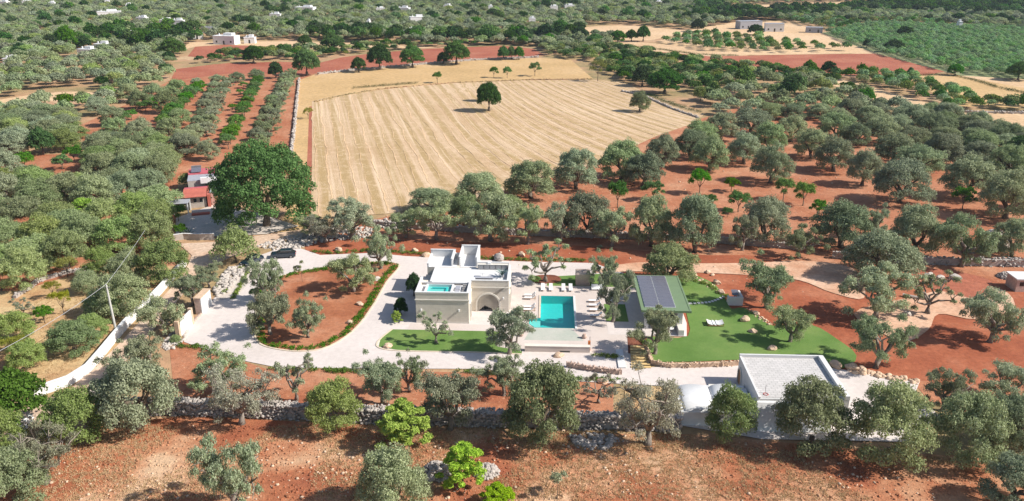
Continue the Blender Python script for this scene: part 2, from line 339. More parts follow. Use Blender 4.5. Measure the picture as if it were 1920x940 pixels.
zone('right_pale_field', [(1780, 206), (1860, 210), (2000, 212), (2000, 262), (1900, 246), (1840, 232)], 'pale_stubble', False)
zone('right_gold_field', [(1690, 145), (1780, 140), (2000, 165), (2000, 205), (1800, 200)], 'gold_stubble', False)
zone('right_field_beyond_hedge', [(1800, 143), (1860, 140), (2000, 150), (2000, 180), (1900, 162)], 'pale_stubble', False)
zone('green_orchard_ground', [(1540, 62), (1640, 45), (2100, 90), (2100, 160), (1800, 142), (1640, 100)], 'orchard_floor', False)
# main striped field, with a row coordinate that follows the combine
fld = [(585, 190), (640, 178), (700, 170), (830, 157), (960, 151), (1100, 150), (1165, 153), (1215, 176), (1265, 193), (1322, 214), (1300, 232), (1230, 256), (1130, 302), (1000, 345), (860, 382), (720, 402), (640, 406), (583, 410), (585, 300)]
fo = zone('stubble_field', fld, 'striped_stubble', False); ZF = Z
bm = bmesh.new(); bm.from_mesh(fo.data); bmesh.ops.subdivide_edges(bm, edges=bm.edges[:], cuts=7, use_grid_fill=True)
def rowu(x, y):                          # distance across rows, rows bend with the field
    return x + (.24 + .005 * max(0, x + 20)) * (y - 230)
uvl = bm.loops.layers.uv.new('rows')
for f in bm.faces:
    for lp in f.loops: lp[uvl].uv = (rowu(lp.vert.co.x, lp.vert.co.y), lp.vert.co.y)
bm.to_mesh(fo.data); bm.free()
# villa grounds
drive = [(345, 642), (352, 612), (396, 566), (415, 545), (440, 520), (470, 497), (480, 482), (520, 468), (565, 467), (600, 479), (700, 475), (760, 481), (900, 488), (1000, 492), (1112, 494), (1190, 520), (1190, 700), (1150, 712), (1000, 693), (700, 692), (520, 690), (430, 672)]
zone('driveway', drive, 'concrete_paving', False, holes=[pool_w])
isl = [(478, 560), (481, 600), (477, 625), (487, 645), (515, 655), (560, 660), (605, 655), (645, 635), (675, 608), (702, 570), (725, 530), (748, 502), (738, 494), (700, 492), (640, 497), (590, 505), (550, 512), (520, 522), (490, 540)]
zone('island_bed', isl, 'smooth_red_soil')
ribbon('island_kerb', P(isl, True, 5), .28, 0, .16, 'beige_coping', closed=True, kind='structure')
def vsheet(name, pts, mat, holes=()):
    global Z; Z += .0025
    return sheet(name, [[W(*p) for p in pts]] + [[W(*p) for p in h] for h in holes], Z, mat)
vsheet('pool_deck', [(-1, -2.6), (-.9, -.3), (14, -.3), (14, 15.5), (35.5, 15.3), (35.5, -3.2), (32, -3.2), (31.6, -9.5), (16.6, -8.6), (12.9, -8), (12.9, -2.6)], 'deck_stone', [pool_v])
vsheet('infinity_ledge', [(17.6, -1.1), (23.6, -1.1), (25.3, -5.2), (16.6, -5.2)], 'wet_stone')
vsheet('near_lawn', [(-3.3, -2.5), (12.8, -2.5), (12.8, -7.5), (16.4, -8.6), (16.4, -9.6), (10, -9.3), (-1, -9.3), (-4.2, -8.3), (-4.4, -6)], 'lawn_grass')
ribbon('lawn_kerb', [W(*p) for p in smooth([(-3.3, -2.5), (-4.5, -6), (-4.3, -8.4), (-1, -9.45), (10, -9.45), (16.4, -9.75)], False, 4)], .25, 0, .15, 'beige_coping', kind='structure')
vsheet('back_lawn', [(19.8, 15.5), (27.7, 15.6), (35.4, 15.2), (35.4, 21.6), (31.5, 21.8), (20, 19.6)], 'lawn_grass')
vsheet('square_lawn', [(29, 8.3), (32.4, 8.3), (32.4, 1.7), (29, 1.7)], 'lawn_grass')
vsheet('pavilion_floor', [(32.5, 1.6), (32.5, 12.5), (41.2, 12.5), (41.2, 1.6), (40.5, -3), (29, -2.9), (29, 1.6)], 'concrete_paving')
lawn = [(1180, 530), (1185, 508), (1300, 516), (1330, 528), (1352, 548), (1362, 566), (1372, 580), (1392, 578), (1420, 592), (1450, 612), (1520, 610), (1568, 636), (1606, 668), (1580, 692), (1540, 690), (1385, 674), (1330, 680), (1225, 680), (1205, 662), (1212, 645), (1190, 634), (1290, 632), (1270, 540)]
zone('right_lawn', [(1276, 515), (1330, 528), (1352, 548), (1362, 566), (1372, 580), (1392, 578), (1420, 592), (1450, 612), (1520, 610), (1568, 636), (1606, 668), (1580, 692), (1500, 680), (1385, 676), (1300, 679), (1225, 678), (1206, 662), (1212, 645), (1190, 634), (1220, 632), (1290, 631), (1285, 580)], 'lawn_grass', n=3)
zone('mulch_bed', [(995, 523), (1010, 517), (1040, 517), (1052, 524), (1045, 531), (1015, 533), (1000, 530)], 'mulch')
zone('steps_bed', [(1176, 632), (1212, 634), (1216, 665), (1178, 664)], 'mulch', False)
zone('lower_road', [(880, 684), (1000, 690), (1100, 706), (1165, 703), (1220, 690), (1385, 684), (1390, 730), (1290, 745), (1270, 726), (1180, 722), (1080, 716), (940, 700)], 'concrete_paving', False)
zone('dry_bank', [(1172, 724), (1272, 728), (1285, 792), (1170, 790)], 'dry_grass', False)
zone('garage_court', [(1545, 690), (1600, 697), (1725, 716), (1715, 740), (1760, 780), (1700, 830), (1430, 825), (1280, 800), (1280, 728), (1390, 728), (1480, 700)], 'concrete_paving', False)
zone('lane', [(335, 458), (400, 455), (470, 445), (560, 432), (600, 425), (600, 440), (520, 455), (440, 480), (400, 500), (350, 545), (250, 665), (170, 745), (60, 800), (-100, 900), (-100, 840), (40, 770), (130, 733), (215, 655), (345, 515), (360, 480)], 'track_earth', False)
zone('sand_track', [(1110, 512), (1185, 494), (1300, 495), (1420, 494), (1500, 490), (1600, 505), (1620, 560), (1560, 550), (1500, 527), (1420, 518), (1300, 512), (1190, 510)], 'sandy_track')
zone('right_sand', [(1700, 560), (1800, 540), (1880, 545), (1900, 580), (1830, 600), (1760, 590), (1740, 620), (1690, 640), (1600, 590)], 'sandy_track')
zone('spoil_soil', [(1712, 505), (1790, 510), (1860, 530), (1830, 560), (1760, 545), (1715, 530)], 'ploughed_soil')
zone('gravel_bed', [(418, 545), (470, 500), (495, 500), (455, 545), (430, 560), (405, 565)], 'garden_gravel', False)
zone('yard', [(330, 410), (400, 385), (480, 400), (560, 425), (500, 440), (330, 448)], 'garden_gravel', False)
zone('cottage_pool_paving', [(345, 405), (430, 398), (470, 412), (470, 432), (345, 436)], 'garden_gravel', False)

# ------------------------------------------------------------------ tree prototypes (canonical olive: 8.4 m wide, 6 m high)
def leaf_quads(c, n, size, rg, asp=.55):
    """rhombic leaf clumps at centres c facing roughly n"""
    m = len(c); n = n / np.linalg.norm(n, axis=1)[:, None]
    t = np.cross(n, rg.normal(size=(m, 3))); t /= np.linalg.norm(t, axis=1)[:, None]; b = np.cross(n, t)
    s = size * rg.uniform(.6, 1.35, (m, 1)); a = t * s; d = b * s * asp
    v = np.stack([c - a, c - d + n * s * .12, c + a, c + d + n * s * .12], 1).reshape(-1, 3)
    return v, np.arange(4 * m).reshape(-1, 4)
def puff_leaves(puffs, count, size, rg, noise=.7, inner=.55, asp=.55):
    pr = np.array(puffs); wgt = pr[:, 3] ** 2; idx = rg.choice(len(pr), count, p=wgt / wgt.sum())
    d = rg.normal(size=(count, 3)); d /= np.linalg.norm(d, axis=1)[:, None]; d[:, 2] = np.where(d[:, 2] < -.35, -d[:, 2] * .6, d[:, 2])
    # lumpy outline: the radius varies in patches
    ph = idx[:, None] * 1.7 + d * 4.2; lump = 1 + .22 * np.sin(ph[:, 0]) * np.sin(ph[:, 1] + 1) + .12 * np.sin(2.3 * ph[:, 2])
    r = pr[idx, 3] * rg.uniform(inner, 1.0, count) ** .5 * lump
    c = pr[idx, :3] + d * r[:, None] * np.array([1, 1, .85])
    return leaf_quads(c, d + noise * rg.normal(size=(count, 3)), size, rg, asp)
PROTO = {}
def make_proto(key, seed, kind):
    rg = np.random.default_rng(seed); mb = MB(); puffs = []
    def lim(p0, p1, r0, r1, wig=.25, n=4):
        pts = []; rad = []
        for i in range(n + 1):
            t = i / n; q = np.array(p0) * (1 - t) + np.array(p1) * t + (rg.normal(size=3) * wig * (0 < i < n)) + np.array([0, 0, .25 * math.sin(math.pi * t)])
            pts.append(tuple(q)); rad.append(r0 * (1 - t) + r1 * t)
        mb.tube(pts, rad, 6); return pts
    lm, bark = 'olive_leaf', 'bark'
    if kind == 'dense':                                     # broad billowing old olive
        f = (rg.normal() * .15, rg.normal() * .15, 1.1); mb.tube([(0, 0, -.1), (.05, .05, .5), f], [.62, .42, .36], 8)
        for k in range(4):
            a = k * 1.57 + rg.uniform(-.4, .4); lim(f, (2.3 * math.cos(a), 2.3 * math.sin(a), 3.4), .26, .08)
        for k in range(24):
            a = k * 2.4 + rg.uniform(-.35, .35); rr = 3.1 * math.sqrt((k + .6) / 24) * rg.uniform(.8, 1.12)
            z = 4.6 - 2.0 * (rr / 3.1) ** 2 + rg.uniform(-.6, .45); puffs.append((rr * math.cos(a), rr * math.sin(a), z, rg.uniform(.7, 1.25)))
        for k in range(13):
            a = k * .483 + rg.uniform(-.3, .3); rr = rg.uniform(2.3, 3.1); puffs.append((rr * math.cos(a), rr * math.sin(a), rg.uniform(1.0, 2.3), rg.uniform(.8, 1.2)))
        puffs.append((0, 0, 3.2, 1.5)); v, q = puff_leaves(puffs, 24000, .10, rg, .62, .45)
    elif kind == 'warm':
        f = (0, 0, 1.0); mb.tube([(0, 0, -.1), (.05, 0, .5), f], [.5, .36, .3], 8)
        for k in range(18):
            a = k * 2.4; rr = 3.3 * math.sqrt((k + .4) / 18); z = 4.9 - 2.4 * (rr / 3.3) ** 2 + rg.uniform(-.5, .5)
            puffs.append((rr * math.cos(a), rr * math.sin(a), z, rg.uniform(.8, 1.35)))
        for k in range(12):
            a = k * .523; puffs.append((2.7 * math.cos(a), 2.7 * math.sin(a), rg.uniform(.9, 2.4), rg.uniform(.9, 1.3)))
        lm = 'warm_olive_leaf'; puffs.append((0, 0, 3.2, 1.8)); v, q = puff_leaves(puffs, 22000, .105, rg, .65, .45)
    elif kind == 'open':                                     # pruned garden olive: limbs show, foliage in tufts
        f = (rg.normal() * .2, rg.normal() * .2, 1.3); mb.tube([(.1, 0, -.1), (0, .08, .55), f], [.52, .33, .3], 8); bark = 'grey_bark'
        nl = 6
        for k in range(nl):
            a = k * 6.28 / nl + rg.uniform(-.35, .35); rr = rg.uniform(1.6, 2.9); e = (rr * math.cos(a), rr * math.sin(a), rg.uniform(1.9, 4.1)); lim(f, e, .22, .09)
            for j in range(4):
                e2 = tuple(np.array(e) + rg.normal(size=3) * np.array([.72, .72, .6]) + (0, 0, .25)); lim(e, e2, .09, .03, .1, 3)
                puffs.append((*e2, rg.uniform(.55, .95))); puffs.append((*(np.array(e2) + rg.normal(size=3) * .8 - (0, 0, .55)), rg.uniform(.5, .9)))
        puffs.append((*(np.array(f) + (0, 0, 2.6)), 1.1)); lm = 'thin_olive_leaf'; v, q = puff_leaves(puffs, 17000, .10, rg, .7, .2)
    elif kind == 'bare':                                     # hard-pruned olive with bare limbs
        f = (.1, 0, 1.4); mb.tube([(.1, 0, -.1), (-.1, .08, .6), f], [.55, .33, .3], 8); bark = 'grey_bark'
        for k in range(7):
            a = k * .9 + rg.uniform(-.3, .3); rr = rg.uniform(2., 3.6); e = (rr * math.cos(a), rr * math.sin(a), rg.uniform(2.2, 4.6)); lim(f, e, .2, .08, .35, 5)
            for j in range(3):
                e2 = tuple(np.array(e) + rg.normal(size=3) * .7 + (0, 0, .4)); lim(e, e2, .09, .03, .1, 3); puffs.append((*e2, rg.uniform(.45, .75)))
        lm = 'grey_twig_leaf' if seed % 2 else 'thin_olive_leaf'; v, q = puff_leaves(puffs, 6000, .115, rg, 1., .15)
    elif kind == 'twiggy':                                   # greyish olive with dead wood
        f = (0, 0, 1.2); mb.tube([(.1, 0, -.1), (0, .08, .55), f], [.52, .33, .3], 8); bark = 'grey_bark'
        for k in range(8):
            a = k * .785 + rg.uniform(-.3, .3); rr = rg.uniform(1.5, 3.1); e = (rr * math.cos(a), rr * math.sin(a), rg.uniform(2.6, 4.6)); lim(f, e, .22, .08)
            for j in range(5):
                e2 = tuple(np.array(e) + rg.normal(size=3) * 1.0 + (0, 0, .3)); lim(e, e2, .07, .02, .1, 3); puffs.append((*e2, rg.uniform(.6, 1.1)))
        lm = 'grey_twig_leaf'; v, q = puff_leaves(puffs, 12000, .115, rg, 1.1, .15, .4)
    elif kind == 'oak':
        f = (0, 0, 1.5); mb.tube([(0, 0, -.1), (0, .1, .8), f], [.55, .4, .35], 8)
        for k in range(4): a = k * 1.57 + .4; lim(f, (2.2 * math.cos(a), 2.2 * math.sin(a), 3.6), .22, .08)
        for k in range(26):
            a = k * 2.4; rr = 3.3 * math.sqrt((k + .3) / 26); z = 4.9 - 2.1 * (rr / 3.3) ** 2.2 + rg.uniform(-.3, .3)
            puffs.append((rr * math.cos(a), rr * math.sin(a), z, rg.uniform(.75, 1.1)))
        for k in range(12):
            a = k * .523; puffs.append((3.1 * math.cos(a), 3.1 * math.sin(a), rg.uniform(1.5, 2.9), rg.uniform(.8, 1.15)))
        puffs.append((0, 0, 3., 2.)); lm = 'oak_leaf' if seed % 2 else 'dark_leaf'; v, q = puff_leaves(puffs, 13000, .15, rg, .75, .5, .7)
    elif kind == 'bigoak':
        f = (0, 0, 1.2); mb.tube([(0, 0, -.1), (0, .1, .6), f], [.4, .3, .25], 8)
        for k in range(5): a = k * 1.256 + .4; lim(f, (2.4 * math.cos(a), 2.4 * math.sin(a), 3.6), .16, .05)
        for k in range(60):
            a = k * 2.4; rr = 3.5 * math.sqrt((k + .3) / 60); z = 5.1 - 2.4 * (rr / 3.5) ** 2.2 + rg.uniform(-.35, .35); puffs.append((rr * math.cos(a), rr * math.sin(a), z, rg.uniform(.5, .85)))
        for k in range(40):
            a = k * .157 + rg.uniform(-.1, .1); puffs.append((3.1 * math.cos(a), 3.1 * math.sin(a), rg.uniform(.5, 3.), rg.uniform(.5, .85)))
        puffs.append((0, 0, 3., 2.)); lm = 'oak_leaf'; v, q = puff_leaves(puffs, 42000, .075, rg, .9, .5, .7)
    elif kind in ('fruit', 'lime', 'yellow'):
        f = (0, 0, 1.7); mb.tube([(0, 0, -.1), (.1, .1, .9), f], [.26, .2, .18], 6)
        for k in range(5):
            a = k * 1.256; e = (2 * math.cos(a), 2 * math.sin(a), 3.9); lim(f, e, .12, .04)
        n = 16 if kind != 'yellow' else 12
        for k in range(n):
            a = k * 2.4; rr = 2.9 * math.sqrt((k + .5) / n); puffs.append((rr * math.cos(a), rr * math.sin(a), 4.9 - 1.6 * (rr / 3.) ** 2 + rg.uniform(-.8, .5), rg.uniform(.7, 1.25)))
        if kind == 'lime':
            puffs.clear()
            for k in range(44):
                z = 1.2 + 4.6 * k / 44; a = k * 2.4; rr = 2.5 * math.sqrt(max(.05, 1 - (z / 6.2) ** 2)) * rg.uniform(.35, 1); puffs.append((rr * math.cos(a), rr * math.sin(a), z, rg.uniform(.3, .62)))
        lm = {'fruit': 'fruit_leaf', 'lime': 'lime_leaf', 'yellow': 'yellow_leaf'}[kind]
        v, q = puff_leaves(puffs, {'fruit': 5200, 'lime': 12000, 'yellow': 3200}[kind], .2 if kind == 'fruit' else .15, rg, 1., .2, .4)
    elif kind == 'bush':
        mb.tube([(0, 0, -.1), (0, .1, 1.2)], [.3, .15], 6)
        for k in range(16):
            a = k * 2.4; rr = 3.2 * math.sqrt((k + .3) / 16); puffs.append((rr * math.cos(a), rr * math.sin(a), 4. - 2.6 * (rr / 3.3) ** 2 + rg.uniform(-.3, .3), rg.uniform(1.2, 1.7)))
        puffs.append((0, 0, 2.4, 2.4)); lm = 'scrub_leaf' if seed % 2 else 'warm_olive_leaf'; v, q = puff_leaves(puffs, 6500, .2, rg, .9, .5, .4)
    elif kind == 'sapling':
        mb.tube([(0, 0, -.1), (.1, 0, 2.5), (0, 0, 4.4)], [.12, .08, .05], 6)
        for k in range(7): puffs.append((*(rg.normal(size=3) * (1.5, 1.5, .9) + (0, 0, 4.)), rg.uniform(.5, .9)))
        lm = 'thin_olive_leaf'; v, q = puff_leaves(puffs, 900, .2, rg, 1, .1)
    zmin = .12; v[:, 2] = np.maximum(v[:, 2], zmin); v[:, 2] *= 6 / np.percentile(v[:, 2], 99.7)
    rxy = np.percentile(np.abs(v[:, :2]), 99.2); v[:, :2] *= 4.2 / rxy
    PROTO[key] = (np_mesh('crown', v, q, lm), mb.mesh('trunk', bark, True))
for k in range(5): make_proto('dense%d' % k, 10 + k, 'dense')
for k in range(3): make_proto('warm%d' % k, 20 + k, 'warm')
for k in range(5): make_proto('open%d' % k, 30 + k, 'open')
for k in range(3): make_proto('bare%d' % k, 40 + k, 'bare')
for k in range(2): make_proto('twiggy%d' % k, 50 + k, 'twiggy')
for k in range(4): make_proto('oak%d' % k, 60 + k, 'oak')
for k in range(3): make_proto('fruit%d' % k, 70 + k, 'fruit')
for k in range(2): make_proto('lime%d' % k, 75 + k, 'lime')
for k in range(2): make_proto('yellow%d' % k, 78 + k, 'yellow')
for k in range(2): make_proto('bush%d' % k, 81 + k, 'bush')
make_proto('sapling0', 90, 'sapling'); make_proto('bigoak0', 95, 'bigoak')
NV = {}
for k in PROTO: NV[k[:-1]] = NV.get(k[:-1], 0) + 1
TREES = []                                       # world x, y, crown width in metres
CTR = [0]
def tree(kind, px, py, wpx, hr=None, name='olive_tree', label=None, cat='olive tree', group=None, hpx=None):
    x, y = G(px, py); s = mpp(py); wm = wpx / s; y += 0
    h = wm * (hr or .70) if hpx is None else hpx / s / .93
    i = CTR[0]; CTR[0] += 1; rr = random.Random(i * 31 + 5)
    cm, tm = PROTO['%s%d' % (kind, rr.randrange(NV[kind]))]
    o = empty(name, (x, y, 0), rr.uniform(0, 6.28), label, cat, group); o.scale = (wm / 8.4 * 1.04, wm / 8.4 * 1.04, h / 6.)
    link('crown', cm, o); link('trunk', tm, o); TREES.append((x, y, wm)); return o
ORD = ['first', 'second', 'third', 'fourth', 'fifth', 'sixth', 'seventh', 'eighth', 'ninth', 'tenth', 'eleventh', 'twelfth', 'thirteenth', 'fourteenth', 'fifteenth', 'sixteenth', 'seventeenth', 'eighteenth', 'nineteenth', 'twentieth']; ORD += ['twenty-' + o for o in ORD[:9]] + ['thirtieth'] + ['thirty-' + o for o in ORD[:9]] + ['fortieth'] + ['forty-' + o for o in ORD[:9]]

# one by one: garden and near trees (kind, x, y, width px, height px, label)
G1 = 'old olive trees planted round the villa'
single = [
 ('open', 505, 572, 86, 88, 'open-crowned olive at the upper left edge of the island bed'),
 ('open', 506, 628, 76, 84, 'leafy olive at the lower left edge of the island bed'),
 ('open', 577, 634, 80, 78, 'rounded olive standing in the middle front of the island bed'),
 ('open', 664, 548, 80, 66, 'spreading olive in the right half of the island bed'),
 ('open', 714, 504, 74, 72, 'upright olive at the tip of the island bed behind the driveway'),
 ('sapling', 567, 530, 28, 42, 'thin young olive sapling beside the parked car'),
 ('bare', 1022, 528, 84, 74, 'sparse grey olive in the mulch bed behind the pool'),
 ('open', 1132, 538, 62, 66, 'slim olive beside the wooden shower screen'),
 ('open', 1150, 604, 86, 98, 'full olive shading the square of dark lawn right of the pool'),
 ('dense', 1254, 532, 92, 72, 'dense olive directly behind the green-roofed pavilion'),
 ('open', 1228, 664, 92, 96, 'olive growing in front of the pavilion beside the timber steps'),
 ('bare', 818, 644, 64, 60, 'nearly bare gnarled olive on the lawn before the villa'),
 ('open', 956, 664, 92, 88, 'tall olive between the front lawn and the pool'),
 ('open', 1437, 578, 112, 92, 'wide open olive on red soil behind the white kiosk'),
 ('open', 1482, 642, 92, 74, 'olive at the right end of the curved lawn'),
 ('open', 1642, 690, 122, 110, 'large olive on red soil beyond the tip of the lawn'),
 ('open', 1856, 642, 98, 96, 'lone olive on open red soil at the right edge of the grounds'),
 ('open', 1640, 596, 120, 96, 'tall double-trunked olive in front of the large dense one'),
 ('bare', 1738, 588, 92, 78, 'leaning sparse olive beside cut branches on red soil'),
 ('dense', 1648, 520, 132, 88, 'largest dense round olive at the end of the sandy track'),
 ('bush', 443, 492, 78, 66, 'big round clipped bush above the pale rock bank'),
 ('open', 362, 572, 66, 66, 'olive between the lane wall and the gate pillars'),
 ('open', 392, 540, 54, 50, 'small olive on the rubble slope above the gate'),
 ('open', 310, 628, 74, 70, 'olive beside the closed white gate'),
]
for k, x, y, wd, h, lb in single: tree(k, x, y, wd, label=lb, group=G1, hpx=h, name='clipped_bush' if k == 'bush' else 'olive_tree', cat='bush' if k == 'bush' else 'olive tree')
G2 = 'old olives along the front dry-stone wall'
front = [
 ('open', 268, 712, 100, 92, 'tall olive by the bend of the white lane wall'),
 ('dense', 258, 802, 140, 140, 'huge grey-green olive at the left end of the front stone wall'),
 ('open', 418, 738, 120, 84, 'spreading olive in the red bed below the driveway curve'),
 ('twiggy', 455, 795, 130, 110, 'grey twiggy olive straddling the front stone wall at left'),
 ('bare', 556, 752, 78, 96, 'dark sparse olive with visible limbs in the front bed'),
 ('warm', 626, 806, 94, 98, 'leafy olive against the front stone wall left of the lime-green tree'),
 ('open', 718, 758, 96, 94, 'twin-stemmed pruned olive behind the lime-green tree'),
 ('open', 768, 736, 70, 74, 'small olive at the near corner of the front lawn'),
 ('open', 846, 806, 126, 126, 'big open olive over the stone wall before the villa'),
 ('open', 945, 742, 84, 84, 'upright olive below the front lawn corner'),
 ('dense', 1016, 828, 132, 150, 'massive dense olive in front of the pool wall'),
 ('bare', 1122, 756, 64, 60, 'small bare olive in the red bed below the lane bend'),
 ('twiggy', 1214, 832, 144, 138, 'brownish twiggy olive left of the white vaulted building'),
 ('warm', 1366, 824, 88, 106, 'round olive in front of the white vaulted building'),
 ('warm', 1520, 838, 134, 128, 'large olive hiding the near corner of the garage'),
 ('warm', 1664, 862, 142, 144, 'tall olive just right of the garage'),
 ('open', 1768, 770, 104, 82, 'open olive above the end of the paved court'),
 ('warm', 1812, 866, 124, 134, 'very large olive in the lower right group'),
 ('dense', 1876, 852, 100, 116, 'olive behind the very large one at lower right'),
 ('open', 1880, 756, 92, 70, 'pruned olive near the right edge above the lower right group'),
 ('dense', 1898, 950, 112, 96, 'olive cut by the lower right corner of the picture'),
 ('dense', 1925, 830, 90, 100, 'olive cut by the right edge above the corner'),
 ('open', 440, 965, 160, 150, 'great grey olive at the bottom left of the rubble field'),
 ('dense', 736, 962, 132, 128, 'broad silvery olive at the bottom centre-left'),
 ('sapling', 1045, 936, 60, 56, 'small lone young olive on the bottom red field'),
 ('warm', 146, 828, 110, 100, 'olive in the lower left corner above the rubble wall'),
 ('twiggy', 88, 905, 140, 110, 'grey twiggy olive in the lower left corner'),
 ('warm', 30, 950, 120, 110, 'olive filling the bottom left corner'),
 ('oak', 22, 798, 120, 104, 'dark green tree on the left edge below the white wall'),
 ('warm', -8, 860, 110, 100, 'olive cut by the left edge near the bottom'),
]
for k, x, y, wd, h, lb in front: tree(k, x, y, wd, label=lb, group=G2, hpx=h, name='dark_tree' if k == 'oak' else 'olive_tree', cat='tree' if k == 'oak' else 'olive tree')
